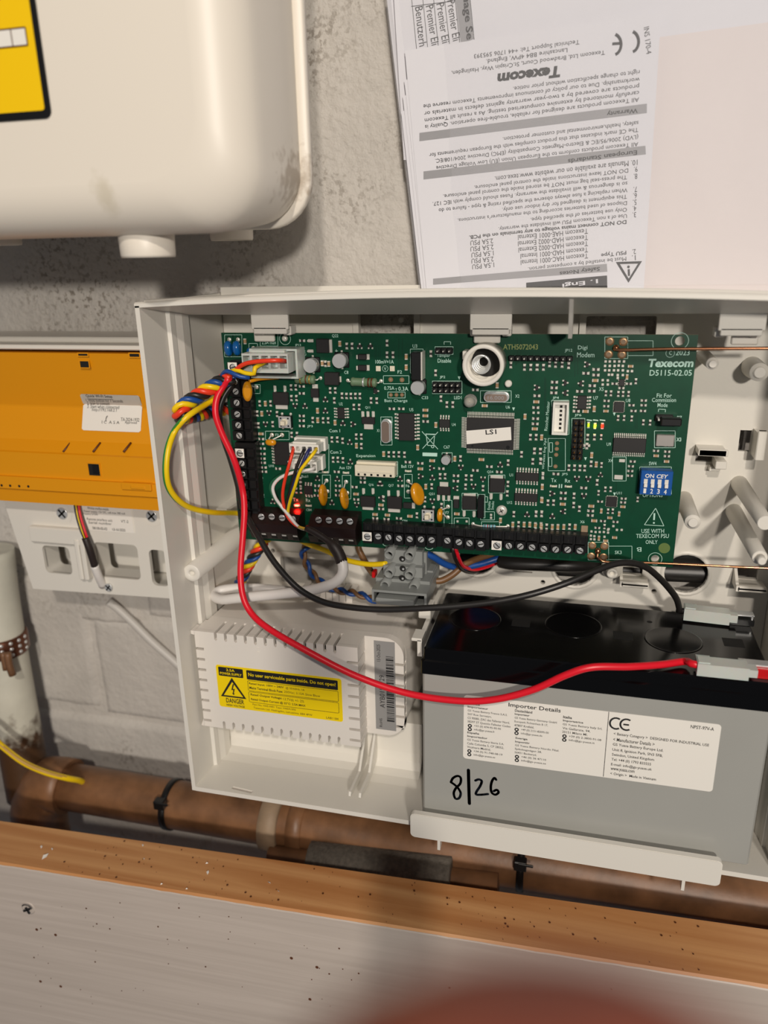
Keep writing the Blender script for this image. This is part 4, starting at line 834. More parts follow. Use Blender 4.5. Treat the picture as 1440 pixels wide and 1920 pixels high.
# ---- pin headers
def header(c, u0, v0, u1, v1, nu, nv, h=2.6, name='pin_header', pins=True):
    r = rect(c, u0, v0, u1, v1, h*.5); b = M(); dx, dz = (r[1]-r[0])/nu, (r[3]-r[2])/nv
    for i in range(nu):
        for j in range(nv): b.box(r[0]+i*dx+.04, r[0]+(i+1)*dx-.04, PY-h, PY, r[2]+j*dz+.04, r[2]+(j+1)*dz-.04, .3)
    hd = part(cb, name, b, black, kind='stuff' if nu*nv > 12 else None); b = M()
    for i in range(nu):
        for j in range(nv): x, z = r[0]+(i+.5)*dx, r[2]+(j+.5)*dz; b.box(x-.3, x+.3, PY-h-2.6, PY-h, z-.3, z+.3, .1)
    if pins: part(hd, 'pins', b, goldb if nu < 3 and nv > 4 else tin, kind='stuff')
header('B', 525, 232, 672, 285, 3, 1); header('B', 500, 520, 742, 615, 5, 2); header('C', 328, 838, 425, 1180, 2, 7); header('B', 1140, 300, 1682, 345, 10, 1)
r = rect('C', 1030, 800, 1180, 855, 2); b = M(); b.box(r[0], r[1], PY-2.5, PY, r[2], r[3], .3); jp = part(cb, 'pin_header', b, black)
b = M(); b.box(r[0]+2, r[1]+3.2, PY-7, PY-2.6, r[2]-1.2, r[3]-.6, .5); part(jp, 'jumper_cap', b, black); b = M(); b.box(r[0]+.8, r[0]+1.5, PY-6, PY-2.5, r[2]+1, r[2]+1.7); part(jp, 'pin', b, tin)
x0, x1, z0, z1 = rect('E', 885, 492, 935, 672, 2); b = M(); b.box(x0, x1, PY-4.5, PY, z0, z1, .3); part(cb, 'pin_header', b, black)
# regulator standing on its edge
x0, x1, z0, z1 = rect('B', 330, 268, 412, 500, 5); b = M(); b.box(x0, x1, PY-8, PY-1, z0, z1, .3); rg = part(cb, 'regulator', b, black); b = M(); b.box(x1, x1+.7, PY-8.5, PY-1, z0, z1+.2, .1); part(rg, 'metal_tab', b, tin)
# ---- white board connectors
x0, x1, z0, z1 = rect('C', 163, 690, 295, 962, 3); b = M(); b.panel([(x0, z0), (x1, z0), (x1, z1), (x0, z1)], [[(x0+.9, z0+1), (x1-.9, z0+1), (x1-.9, z1-1), (x0+.9, z1-1)]], PY-5.5, PY); b.box(x0+.8, x1-.8, PY-2, PY, z0+.9, z1-.9); cn = part(cb, 'board_connector', b, connw, 'upright white connector')
b = M()
for i in range(6): b.box((x0+x1)/2-.5, (x0+x1)/2+.6, PY-2.2, PY-1.9, z0+2+i*2, z0+3.1+i*2)
part(cn, 'contact_slots', b, dark, kind='stuff')
x0, x1, z0, z1 = rect('D', 1205, 208, 1540, 322, 3); b = M(); b.box(x0, x1, PY-6, PY, z0, z1-1.2, .3); b.box(x0+.2, x1-.2, PY-3.4, PY, z1-1.4, z1, .2); b.box(x0+1.2, x1-1.6, PY-6.3, PY-5, z0+2.2, z0+2.9, .1); cn = part(cb, 'board_connector', b, cream, 'cream expansion connector')
b = M()
for i in range(6): x = x0+2+(x1-x0-4)*i/5; b.box(x-.55, x+.55, PY-6.05, PY-5.9, z0+.5, z0+1.6)
part(cn, 'contact_slots', b, dark, kind='stuff')
# ---- test pads, gold sockets, screws
for c, u, v in (('B', 42, 410), ('B', 160, 410)): r = rect(c, u-20, v-22, u+20, v+22); b = M(); b.box(r[0], r[1], PY-.12, PY, r[2], r[3], .05); b.lathe(pw(c, u, v), (0, -1, 0), [(.1, .7), (.2, .6)], 12); part(cb, 'test_pad', b, cream)
RP = M(); RH = M()
for c, u, v, r in (('B', 147, 503, 22), ('B', 242, 505, 22), ('B', 148, 632, 18), ('B', 195, 632, 18), ('B', 242, 632, 18), ('F', 200, 50, 18), ('F', 198, 97, 18), ('F', 193, 147, 18), ('F', 187, 245, 18), ('A', 368, 567, 18), ('A', 495, 970, 22), ('A', 580, 970, 22)):
    p = pw(c, u, v); q = r/4.5/4.05; b = M(); b.mat(0).lathe(p, (0, -1, 0), [(0, q), (.12, q*.95)], 18); b.mat(1).disc(p+V((0, -.14, 0)), q*.45, 12); part(cb, 'through_hole_pad', b, [gold, collar])
for grp in ((('C', 645, 180), ('C', 760, 183), ('C', 635, 290), ('C', 748, 292)), (('F', 497, 912), ('F', 600, 918), ('F', 488, 1003), ('F', 592, 1010))):
    for c, u, v in grp: p = pw(c, u, v); b = M(); b.mat(0).lathe(p, (0, -1, 0), [(0, 1.95), (.15, 1.9), (.15, .95)], 24, True, False); b.mat(1).disc(p+V((0, -.1, 0)), .95, 16); part(cb, 'socket_pad', b, [gold, collar])
for (c, u, v), end, m_ in ((('C', 697, 235), (1462, 653), copper), (('F', 545, 955), (1470, 1067), copper)):
    p = pw(c, u, v); b = M(); b.lathe(p, (0, -1, 0), [(0, 1.5), (.5, 1.4), (1.2, 1.35), (1.8, .8), (2, .2)], 16)
    an = part(cb, 'antenna', b, m_, 'straight copper aerial wire soldered to the board')
    e = at(*end, PY-6); s0 = p+V((.6, -2, -.4)) if c == 'C' else pw('F', 560, 1040, 2.5)
    pts = smooth_path([p+V((0, -1.5, 0)), s0+V((1.2, 0, -.3)), s0+(e-s0)*.3, s0+(e-s0)*.6, e], 2); b = M(); b.tube(pts, .72 if c == 'C' else .62, 10); part(an, 'aerial_wire', b, m_)
def screw(par, p, r, ang, m_=steel, cross=False, name='screw', dip=.25):
    p = V(p); b = M(); b.mat(0).lathe(p, (0, -1, 0), [(-.6, r), (0, r), (.18, r*.9)], 16)
    b.mat(1); a = math.radians(ang)
    for k in ((a, a+math.pi/2) if cross else (a,)):
        d = V((math.cos(k), 0, math.sin(k))); b.line(p+V((0, -.2, 0))-d*r*.85, p+V((0, -.2, 0))+d*r*.85, r*.32)
    return part(par, name, b, [m_, dark])
p = pw('E', 1083, 615); b = M(); b.lathe(p, (0, -1, 0), [(0, 2.7), (.8, 2.6), (1.6, 1.5)], 20); part(cb, 'solder_screw', b, tin); screw(cb, p+V((0, -1.6, 0)), 1.3, 30, tin, True)
p = pw('A', 607, 155); b = M(); b.lathe(p, (0, -1, 0), [(0, 1.55), (1.2, 1.4), (1.8, .7)], 20); part(cb, 'rivet', b, tin)
p = pw('B', 1142, 533); b = M(); b.lathe(p, (0, -1, 0), [(0, 1.7), (2, 1.65), (2.6, 1.0)], 20); part(cb, 'support_pin', b, white)
p = pw('F', 1105, 935, .02); b = M(); b.disc(p, 2.6, 24); part(cb, 'bare_spot', b, mat('bare_spot', (96, 120, 60), .5))
# ---- clear lamp, small lamps
p = pw('B', 812, 690, 4); b = M(); b.lathe((p.x, PY, p.z), (0, -1, 0), [(0, 3.1), (1, 3.1), (1.05, 2.7), (5, 2.6), (6.6, 2.0), (7.4, .9)], 22); ld = part(cb, 'clear_lamp', b, glassc, 'clear dome lamp'); b = M(); b.box(p.x-.8, p.x+.8, PY-4, PY-1, p.z-.5, p.z+.7, .2); part(ld, 'lamp_core', b, goldb)
def led(c, u, v, m_, rot=90, lab=None):
    b = M(); p = pw(c, u, v); dx, dz = (1.7, .8) if rot == 0 else (.85, 1.5)
    b.box(p.x-dx*.6, p.x+dx*.6, PY-1.1, PY-.2, p.z-dz*.6, p.z+dz*.6, .25); l = part(cb, 'indicator_lamp', b, m_, lab)
    b = M()
    for s_ in (-1, 1):
        if rot == 0: b.box(p.x+s_*dx*.55, p.x+s_*dx, PY-.4, PY, p.z-dz*.7, p.z+dz*.7, .08)
        else: b.box(p.x-dx*.7, p.x+dx*.7, PY-.4, PY, p.z+s_*dz*.55, p.z+s_*dz, .08)
    part(l, 'solder_end', b, tin)
ledo = mat('led_off', (222, 220, 196), .3)
led('C', 465, 885, led_g, 90, 'faint yellow-green lamp'); led('C', 520, 893, led_y, 90, 'lit yellow-green lamp'); led('C', 582, 893, led_r, 90, 'lit red lamp'); led('D', 707, 572, led_r2, 0, 'lit red lamp above the lower left terminals')
for c, u, v in (('D', 805, 575), ('D', 945, 292), ('D', 1120, 297), ('E', 295, 283), ('F', 170, 410), ('F', 295, 413)): led(c, u, v, ledo, 0)
# ---- tamper spring holder
p = pw('B', 925, 385, 15); o = V((p.x, PY, p.z)); b = M(); R0, R1 = 9.3, 7.5
b.lathe(o, (0, -1, 0), [(0, R0*.98), (14, R0), (15, R0*.99), (15.2, R0*.93), (15.2, R1*1.03), (15, R1), (1, R1*.94), (.9, .2)], 44, True, True); b.box(o.x-R0-1, o.x-R0+1, PY-8, PY, o.z+1.5, o.z+5.5, .3); sp = part(cb, 'spring_holder', b, white, 'white round spring holder')
b = M(); pts = []
for i in range(0, 260):
    a = i/260*5.2*2*math.pi; q_ = 2.2+1.9*i/260; pts.append(V((o.x+q_*math.cos(a)-1.2, PY-1-12.5*i/260, o.z+q_*math.sin(a)+.2)))
b.tube(pts, .45, 8); d_ = M(); d_.disc((o.x, PY-1.1, o.z), R1*.93, 30); part(sp, 'hollow_shade_disc', d_, dark); part(sp, 'coil_spring', b, steel, 'bright coil spring')  # dark disc added to stand for shade in the holder's hollow
# ---- switch block
x0, x1, z0, z1 = rect('F', 902, 285, 1172, 488, 6); h = 6.2
b = M(); b.box(x0, x1, PY-h, PY-.5, z0, z1, .25); ds = part(cb, 'switch_block', b, blues, 'blue four way switch block')
b = M(); W4, H4 = x1-x0, z1-z0
o = V((x0+.13*W4, PY-h-.05, z1-.29*H4)); b.text('ON', o, (.28*W4, 0, 0), (0, 0, 1.9), bold=.02); b.text('CEY', o+V((.36*W4, 0, 0)), (.36*W4, 0, 0), (0, 0, 1.9), bold=.02, shear=.2)
for i in range(4): b.text(str(i+1), (x0+(.12+.215*i)*W4, PY-h-.05, z0+.06*H4), (.085*W4, 0, 0), (0, 0, 2.3), bold=.02)
part(ds, 'printed_text', b, stick)
for i in range(4):
    cx = x0+(.165+.218*i)*W4; b = M(); b.mat(0).box(cx-.8, cx+.8, PY-h-.04, PY-h, z0+.32*H4, z0+.66*H4); b.mat(1).box(cx-.75, cx+.75, PY-h-1.2, PY-h, z0+.33*H4, z0+.33*H4+1.7, .15); part(ds, 'slide_switch', b, [white, stick])
# ---- screw terminal blocks along the edges
random.seed(5)
def strip(c, u0, v0, u1, v1, scr, vert=False, mark=None, h=9.0, c2=None):
    p0 = pw(c, u0, v0, h*.8); p1 = pw(c2 or c, u1, v1, h*.8); x0, x1, z0, z1 = p0.x, p1.x, p1.z, p0.z
    b = M(); b.box(x0, x1, PY-h*.72, PY, z0, z1, .3)
    n = len(scr); tb = part(cb, 'terminal_block', b, black)
    for i, (cc, u, v) in enumerate(scr):
        s_ = pw(cc, u, v, h); b = M()
        if vert: b.panel([(x0-.2, s_.z-2.35), (s_.x+2.6, s_.z-2.35), (s_.x+2.6, s_.z+2.35), (x0-.2, s_.z+2.35)], [circ(s_.x, s_.z, 1.75, 20)], PY-h, PY-h*.7); b.box(s_.x+3.0, x1-.6, PY-h*.86, PY-h*.7, s_.z-2.2, s_.z+2.2, .2)
        else: b.panel([(s_.x-2.35, z0+.2), (s_.x+2.35, z0+.2), (s_.x+2.35, s_.z+2.5), (s_.x-2.35, s_.z+2.5)], [circ(s_.x, s_.z, 1.75, 20)], PY-h, PY-h*.7); b.box(s_.x-2.2, s_.x+2.2, PY-h*.84, PY-h*.7, s_.z+2.7, z1-.2, .2)
        cl = part(tb, 'terminal_cell', b, black)
        screw(tb, s_+V((0, .5, 0)), 1.62, random.uniform(-60, 60), steel, False)
        if not vert: b = M(); b.box(s_.x-.35, s_.x+.35, PY-h*.845, PY-h*.8, s_.z+3.4, s_.z+5); part(tb, 'test_slot', b, dark)
    if mark is not None:
        s_ = pw(*scr[0], h); b = M(); b.panel([(s_.x-2.6, s_.z-2.3), (s_.x+2.2, s_.z-2.3), (s_.x+2.2, s_.z+2.4), (s_.x-2.6, s_.z+2.4)], [circ(s_.x, s_.z, 1.8, 20)], PY-h-.1, PY-h+.02); part(tb, 'first_way_marker', b, stick, 'white square marking the first way')
strip('A', 128, 345, 335, 1030, [('A', u, v) for u, v in ((165, 400), (176, 525), (185, 605), (193, 700), (198, 797), (206, 890), (214, 978))], True, 1)
strip('D', 172, 45, 402, 770, [('D', u, v) for u, v in ((225, 135), (236, 222), (243, 312), (249, 400), (259, 485), (268, 575), (277, 660))], True, 1)
strip('D', 1255, 722, 2030-110, 930, [('D', 1300, 838), ('D', 1388, 840)]+[('E', u, v) for u, v in ((125, 848), (215, 857), (305, 862), (400, 865), (490, 870))], False, 1)
strip('E', 562, 762, 978, 955, [('E', u, v) for u, v in ((623, 875), (720, 888), (810, 897), (905, 905))])
strip('E', 985, 785, 1805, 985, [('E', u, v) for u, v in ((1043, 913), (1142, 920), (1240, 925), (1338, 932))]+[('F', u, v) for u, v in ((88, 945), (188, 950), (290, 952), (393, 960))], False, 1)
def tall(c, u0, v0, u1, v1, scr, slots, h=12.5):
    p0 = pw(c, u0, v0, 2); p1 = pw(c, u1, v1, 2); x0, x1, z0, z1 = p0.x, p1.x, p1.z, p0.z
    b = M(); sec = [(PY, z0+.5), (PY-h+2.5, z0+.2), (PY-h, z0+4.6), (PY-h, z1-5.5), (PY-h*.55, z1-1), (PY, z1)]
    b.ringed([[V((x, y, z)) for y, z in sec] for x in (x0, x1)], smooth=False); tb = part(cb, 'terminal_block', b, mat('dark_red_black_plastic', (34, 22, 21), .3), 'tall dark terminal block')
    for u, v in scr: s_ = pw(c, u, v, h); b = M(); b.lathe(s_+V((0, -.05, 0)), (0, -1, 0), [(0, 2.0), (.02, 1.9)], 18); part(tb, 'screw_well', b, black); screw(tb, s_+V((0, -.05, 0)), 1.7, random.uniform(-20, 20), steel)
    for u, v in slots:
        s_ = pw(c, u, v, h-1.2); yy = lambda z: PY-h+2.5*(z0+4.6-z)/4.4
        b = M(); zt = z0+4.0; zb = z0+.7; b.add([(s_.x-1.6, yy(zt)-.06, zt), (s_.x+1.6, yy(zt)-.06, zt), (s_.x+1.6, yy(zb)-.06, zb), (s_.x-1.6, yy(zb)-.06, zb)], [(0, 1, 2, 3)]); part(tb, 'wire_slot', b, dark)
        b = M(); b.add([(s_.x-1.2, yy(zt-.2)-.12, zt-.2), (s_.x+1.2, yy(zt-.2)-.12, zt-.2), (s_.x+1.2, yy(zt-1.2)-.12, zt-1.2), (s_.x-1.2, yy(zt-1.2)-.12, zt-1.2)], [(0, 1, 2, 3)]); part(tb, 'clamp_plate', b, steel)
tall('D', 362, 588, 772, 832, ((405, 670), (492, 670), (580, 680), (670, 690)), ((425, 765), (510, 768), (597, 770), (690, 775)))
tall('D', 848, 610, 1250, 868, ((888, 697), (975, 700), (1065, 707), (1152, 710)), ((905, 790), (990, 795), (1078, 800), (1162, 803)))
p = pw('D', 365, 800); b = M(); b.disc(p+V((0, -.05, 0)), 2.6, 20, 2.3); b.disc(p+V((0, -.05, 0)), 1.6, 16); part(cb, 'mounting_ring', b, tin)
# ---- cable plugs: part of the lead that is pushed on the board, built with the leads below
# ================================================================ leads and loose wires
def wp(pts, step=1.6): return smooth_path([at(*p) for p in pts], step)
def wire(par, name, pts, r, m_, label=None, n=10): b = M(); b.tube(pts, r, n); return part(par, name, b, m_, label)
def twist(par, pts, cols, R_, pitch, r, ph=0):
    fr = frames(pts); L_ = [0]
    for i in range(1, len(pts)): L_.append(L_[-1]+(pts[i]-pts[i-1]).length)
    for j, m_ in enumerate(cols):
        q = [p+(a*math.cos(k)+c*math.sin(k))*R_ for (p, t, a, c), k in ((f, ph+2*math.pi*(l/pitch+j/len(cols))) for f, l in zip(fr, L_))]
        wire(par, 'wire', q, r, m_, n=8)
# --- five way power plug with its twisted wires
x0, x1, z0, z1 = rect('A', 240, 285, 628, 430, 18)
pl = thing('power_lead', 'twisted four colour wires with a clear plug at the top left of the board', 'power lead', ((x0+x1)/2, 40, z0))
b = M(); cw = (x1-x0)/5
b.panel([(x0, z0-1), (x1, z0-1), (x1, z1), (x0, z1)], [[(x0+cw*i+.6, z0+1.2), (x0+cw*(i+1)-.6, z0+1.2), (x0+cw*(i+1)-.6, z1-1), (x0+cw*i+.6, z1-1)] for i in range(5)], 32, 38)
b.box(x0, x1, 38, 49.6, z0-1, z1, .2); b.box(x0+3, x1-3, 36, 47, z1, z1+1.2, .2); part(pl, 'plug', b, nylon, 'clear nylon five way plug')
a_ = rect('A', 350, 232, 745, 478, 5); b = M(); b.panel([(a_[0], a_[2]), (a_[1], a_[2]), (a_[1], a_[3]), (a_[0], a_[3])], [[(a_[0]+1, a_[2]+1), (a_[1]-1, a_[2]+1), (a_[1]-1, a_[3]-1), (a_[0]+1, a_[3]-1)]], 39, 49.8); part(pl, 'plug_socket', b, nylon)
ent = [V((x0+cw*(i+.5), 35, (z0+z1)/2+.3)) for i in range(5)]
wire(pl, 'wire', smooth_path([ent[4]]+[at(*p) for p in ((520, 676, 27), (480, 678, 26), (455, 684, 27), (438, 697, 29), (428, 706, 31))], 1.5), 1.05, orew)
wire(pl, 'wire', smooth_path([ent[1], at(470, 681, 27), at(455, 688, 29), at(440, 702, 32), at(425, 708, 31)], 1.5), 1.05, blackw)
wire(pl, 'wire', smooth_path([ent[2], at(478, 690, 27), at(477, 700, 27), at(462, 700, 27), at(440, 694, 28), at(425, 706, 31)], 1.5), 1.05, yellw)
wire(pl, 'wire', smooth_path([at(468, 708, 28), at(450, 706, 26), at(430, 697, 26), at(421, 698, 28), at(412, 712, 31)], 1.5), 1.05, bluew)
P_ = wp([(436, 706, 30), (418, 714, 30), (395, 727, 26), (370, 743, 22), (348, 758, 17), (337, 770, 14), (338, 781, 17), (352, 781, 26), (375, 776, 38), (400, 770, 48), (430, 766, 56), (448, 768, 60)], 1.2)
twist(pl, P_, (orew, yellw, bluew, blackw), 2.35, 15.5, 1.42, .6)
P_ = wp([(500, 1008, 60), (490, 1022, 56), (472, 1050, 54), (455, 1082, 54), (446, 1100, 56), (440, 1118, 58)], 1.2)
twist(pl, P_, (orew, yellw, bluew, blackw), 2.0, 15, 1.3)
# --- battery leads with clear sleeves
def sleeve(par, pbl, pbr, hpx, dep):
    a, c = atz(*pbl, 1), atz(*pbr, 1); d = c-a; L_ = d.length; d.normalize(); n_ = V((-d.y, d.x, 0)); b = M(); up = V((0, 0, 1))
    f = lambda u, v, w_: a+d*u+n_*v+up*w_
    def bx(u0, u1, v0, v1, w0, w1): b.add([f(u, v, w_) for u in (u0, u1) for v in (v0, v1) for w_ in (w0, w1)], [(0, 1, 3, 2), (4, 6, 7, 5), (0, 4, 5, 1), (2, 3, 7, 6), (0, 2, 6, 4), (1, 5, 7, 3)])
    bx(0, L_, 0, dep, 0, hpx); bx(0, L_*.28, dep-.1, dep+.9, .6, hpx+.01); bx(L_*.02, L_*.25, 1, dep-1, hpx-.1, hpx+.5); bx(L_, L_+3.5, 1, dep-1.5, 1.2, hpx-1)
    part(par, 'terminal_sleeve', b, nylon, 'clear nylon terminal sleeve'); return a+n_*dep/2+up*hpx*.5
rl = thing('battery_lead', 'long red wire hanging across the power supply to the near battery terminal', 'battery lead', at(860, 1313, -8))
e = sleeve(rl, (1306, 1267), (1403, 1277), 5.6, 7.5)
wire(rl, 'wire', smooth_path([e+V((4, 0, 0)), e+V((-2, -1, 1.2))]+[at(*p) for p in ((1285, 1240, 8), (1240, 1246, 3), (1180, 1250, -3), (1110, 1251, -7), (1060, 1266, -8), (1000, 1293, -8), (930, 1311, -8), (860, 1314, -7), (760, 1299, -5), (660, 1264, -4), (560, 1212, -2), (500, 1176, 2), (470, 1148, 6), (455, 1115, 9), (451, 1070, 13), (455, 1010, 20), (458, 960, 24), (455, 920, 27), (440, 865, 25), (415, 810, 24), (404, 775, 24), (407, 745, 26), (420, 722, 28), (430, 708, 28))], 1.6), 1.62, redw)
bl2 = thing('battery_lead', 'long black wire looping under the board to the far battery terminal', 'battery lead', at(700, 1143, 8))
e = sleeve(bl2, (1281, 1163), (1367, 1173), 6.0, 6.5)
wire(bl2, 'wire', smooth_path([e+V((4, 0, 0)), e+V((-2, -.5, .8))]+[at(*p) for p in ((1274, 1143, 54), (1268, 1122, 50), (1250, 1098, 45), (1228, 1076, 40), (1208, 1062, 36), (1180, 1055, 32), (1150, 1058, 28), (1110, 1073, 22), (1060, 1094, 16), (1000, 1113, 12), (940, 1126, 10), (870, 1135, 9), (800, 1140, 8), (720, 1143, 8), (660, 1139, 8), (610, 1130, 9), (570, 1111, 11), (540, 1085, 13), (510, 1048, 17), (487, 1010, 22), (468, 978, 28), (455, 950, 30), (445, 905, 30), (432, 860, 30), (417, 815, 31), (411, 775, 32), (419, 745, 34), (437, 718, 37))], 1.6), 1.55, blackw)
# --- yellow and green earth wire
ew = thing('earth_wire', 'yellow and green earth wire curving out from the twisted bundle past the board edge', 'earth wire', at(312, 890, 32))
pts = wp([(434, 716, 38), (413, 738, 33), (388, 757, 25), (364, 772, 13), (345, 787, 8), (327, 810, 7), (315, 845, 1), (312, 885, -1), (318, 915, 1), (335, 938, 6), (360, 953, 14), (400, 961, 28), (450, 963, 55), (500, 975, 64), (540, 1000, 64), (575, 1019, 58), (610, 1032, 54), (650, 1050, 50), (690, 1058, 46), (724, 1057, 42)])
wire(ew, 'wire', pts, 1.42, yellw)
off = [p+(-RX*.75+V((0, -.35, 0)))*(1 if i < len(pts)*.5 else 0)+V((0, .5, -.5))*(0 if i < len(pts)*.5 else 1) for i, p in enumerate(pts)]
wire(ew, 'green_stripe', off, .95, gstripe)
# --- communication cable with two white plugs
cl_ = thing('data_cable', 'white cable with a black sleeve and coloured cores ending in two white plugs', 'data cable', at(640, 1060, 22))
def dplug(c, u0, v0, u1, v1, h, n):
    x0, x1, z0, z1 = rect(c, u0, v0, u1, v1, h); b = M(); cw = (x1-x0)/n; Y0 = PY-h
    b.panel([(x0, z0), (x1, z0), (x1, z1), (x0, z1)], [rrect(x0+cw*i+.45, x0+cw*(i+1)-.45, z0+.9, z1-1.1, .5, 2) for i in range(n)], Y0, Y0+4)
    b.box(x0, x1, Y0+4, PY-.1, z0, z1, .2); b.box(x0+1.5, x1-1.5, Y0+1, PY-3, z1, z1+.9, .2); b.box(x0-.4, x1+.8, PY-5, PY-.1, z0-.8, z1+1.4, .3)
    part(cl_, 'plug', b, connw, 'white five way plug'); return [V((x0+cw*(i+.5), Y0+2, (z0+z1)/2)) for i in range(n)]
e1 = dplug('D', 640, 60, 888, 132, 13, 5); e2 = dplug('D', 630, 205, 872, 292, 12, 5)
end = [(560, 988, 32), (580, 994, 30)]
def core(s_, mid, m_, r=.85): wire(cl_, 'wire', smooth_path([s_]+[at(*p) for p in mid+end], 1.2), r, m_, n=8)
core(e1[0], [(548, 850, 33), (541, 875, 31), (533, 905, 32), (530, 930, 33), (534, 955, 34), (543, 974, 33)], orew)
core(e1[2], [(568, 848, 33), (555, 880, 31), (545, 920, 32), (538, 950, 34), (542, 970, 34)], blackw)
core(e1[3], [(577, 848, 33), (563, 880, 31), (552, 905, 31), (543, 935, 33), (540, 960, 34), (545, 975, 34)], navyw)
core(e1[4], [(588, 850, 32), (572, 870, 30), (562, 885, 30), (552, 915, 31), (543, 942, 33), (540, 962, 34), (545, 976, 34)], yellw)
core(e2[3], [(575, 878, 35), (545, 884, 34), (516, 898, 34), (507, 912, 34), (512, 930, 34), (524, 948, 34), (540, 966, 34)], greenw, .75)
core(e2[4], [(583, 880, 34), (550, 886, 33), (525, 896, 33), (512, 912, 33), (515, 930, 33), (525, 946, 34), (543, 968, 33)], whitew)
b = M(); P_ = wp([(574, 990, 31), (590, 998, 30), (606, 1008, 29), (622, 1020, 28), (634, 1036, 27), (641, 1054, 26)]); b.tube(P_, 2.0, 14, rr=lambda t: 1.7+1.3*min(1, max(0, (t-.5)*6))); part(cl_, 'heat_shrink_sleeve', b, shrink, 'black heat shrink sleeve')
wire(cl_, 'sheath', wp([(639, 1048, 26.5), (643, 1060, 25), (642, 1076, 24), (630, 1090, 23), (608, 1100, 22), (575, 1108, 22), (530, 1113, 22), (480, 1118, 23), (440, 1122, 25), (416, 1124, 28), (402, 1118, 33), (410, 1108, 38), (440, 1103, 41), (480, 1103, 43), (520, 1106, 46), (556, 1110, 52), (590, 1112, 62), (606, 1110, 74)]), 2.65, whitew, 'white cable sheath', 14)
# --- grey mains terminal block with its fuse drawer
tb = thing('fused_terminal_block', 'grey mains terminal block with screw towers and a pull out fuse drawer below the board', 'terminal block', at(752, 1100, 34))
def G(x, y, Y): p = at(x, y, Y); return p
def gbox(b, pxs, Y0, Y1, c=.3): a, d = at(pxs[0], pxs[1], Y0), at(pxs[2], pxs[3], Y0); b.box(a.x, d.x, Y0, Y1, d.z, a.z, c)
b = M(); gbox(b, (720, 1030, 792, 1062), 44, 62); gbox(b, (718, 1060, 792, 1085), 40, 66); gbox(b, (704, 1083, 806, 1112), 38, 66); gbox(b, (792, 1036, 800, 1080), 48, 66); gbox(b, (798, 1070, 812, 1084), 50, 66); part(tb, 'body', b, tgrey)
for x, y, Y in ((729, 1041, 39), (767, 1043, 39), (729, 1076, 34), (767, 1079, 34), (721, 1098, 32), (775, 1103, 32)):
    p = at(x, y, Y); b = M(); b.mat(0).lathe(p, (0, 1, 0), [(8, 1.55), (0, 1.75), (0, 2.35), (12, 2.5)], 24, False, False); b.mat(1).disc(p+V((0, 5, 0)), 1.8, 18); part(tb, 'screw_tower', b, [tgrey, dark])
for x, y, Y in ((754, 1048, 43.9), (755, 1066, 39.9), (754, 1084, 37.9)): b = M(); b.mat(0).disc(at(x, y, Y-.03), 1.6, 18); b.mat(1).disc(at(x+1, y+1, Y-.06), .6, 10); part(tb, 'fixing_hole', b, [dark, steel])
a, d = at(697, 1105, 27), at(800, 1138, 27)
b = M(); b.panel([(a.x, d.z), (d.x, d.z), (d.x, a.z), (a.x, a.z)], [[(a.x+1, d.z-.01+.6), (d.x-1.2, d.z+.6), (d.x-1.2, a.z-1.2), (a.x+1, a.z-1.2)]], 27, 60); part(tb, 'fuse_holder', b, tgrey)
a, d = at(704, 1121, 23), at(776, 1139, 23); b = M(); b.box(a.x, d.x, 23, 44, d.z, a.z, .4); b.box(a.x+3, d.x-1, 32, 56, d.z, a.z+2, .4); part(tb, 'fuse_drawer', b, tgrey, 'pull out fuse drawer')
b = M(); p = at(700, 1077, 46); b.box(p.x-.6, p.x+1.2, 45, 50, p.z-1.6, p.z+1.6, .2); part(tb, 'test_pin', b, redt)
# --- mains and other wires round the block
mw = thing('mains_pair', 'twisted blue and brown mains wires behind the white data cable', 'mains wire', at(600, 1070, 62))
twist(mw, wp([(612, 1014, 66), (585, 1020, 64), (569, 1030, 63), (572, 1052, 63), (588, 1078, 63), (612, 1098, 62), (640, 1108, 60), (665, 1112, 58), (690, 1120, 56), (708, 1128, 56)], 1.2), (bluew, brownw), 1.2, 13, 1.15)
for nm, lab, pts, m_ in (('mains_wire', 'short brown wire dropping to the left side of the grey terminal block', [(685, 1012, 64), (672, 1024, 62), (680, 1045, 60), (692, 1066, 56), (702, 1078, 52)], brownw),
    ('mains_wire', 'blue wire curving from the right side of the grey terminal block', [(792, 1034, 52), (812, 1044, 54), (835, 1058, 58), (860, 1064, 62), (890, 1060, 66), (925, 1050, 70), (960, 1036, 72)], bluew),
    ('mains_wire', 'brown wire running from the lower right of the grey terminal block', [(806, 1088, 54), (826, 1089, 55), (848, 1078, 58), (872, 1058, 62), (900, 1046, 68), (930, 1038, 74)], brownw)):
    t = single(nm, (lambda b: b.tube(wp(pts), 1.75, 12))(M()), m_, lab, 'mains wire', at(*pts[2]))
single('sounder_wire', (lambda b: b.tube(wp([(853, 1026, 46), (857, 1036, 47), (861, 1048, 50), (870, 1062, 58), (890, 1068, 68), (915, 1062, 74), (940, 1052, 78)]), .95, 10))(M()), redw, 'thin red wire leaving the short terminal strip below the board', 'wire', at(860, 1050, 50))
single('sounder_wire', (lambda b: b.tube(wp([(849, 1026, 46), (851, 1040, 47), (856, 1054, 52), (866, 1068, 60), (886, 1074, 72), (900, 1068, 84)]), .95, 10))(M()), blackw, 'thin black wire beside the thin red wire below the board', 'wire', at(856, 1054, 52))
single('black_cable', (lambda b: b.tube(wp([(938, 1052, 70), (960, 1056, 68), (1010, 1058, 68), (1070, 1060, 70), (1110, 1060, 76), (1130, 1062, 84)]), 3.6, 14))(M()), blackw, 'thick black cable lying behind the lower edge of the board', 'cable', at(1010, 1058, 68))
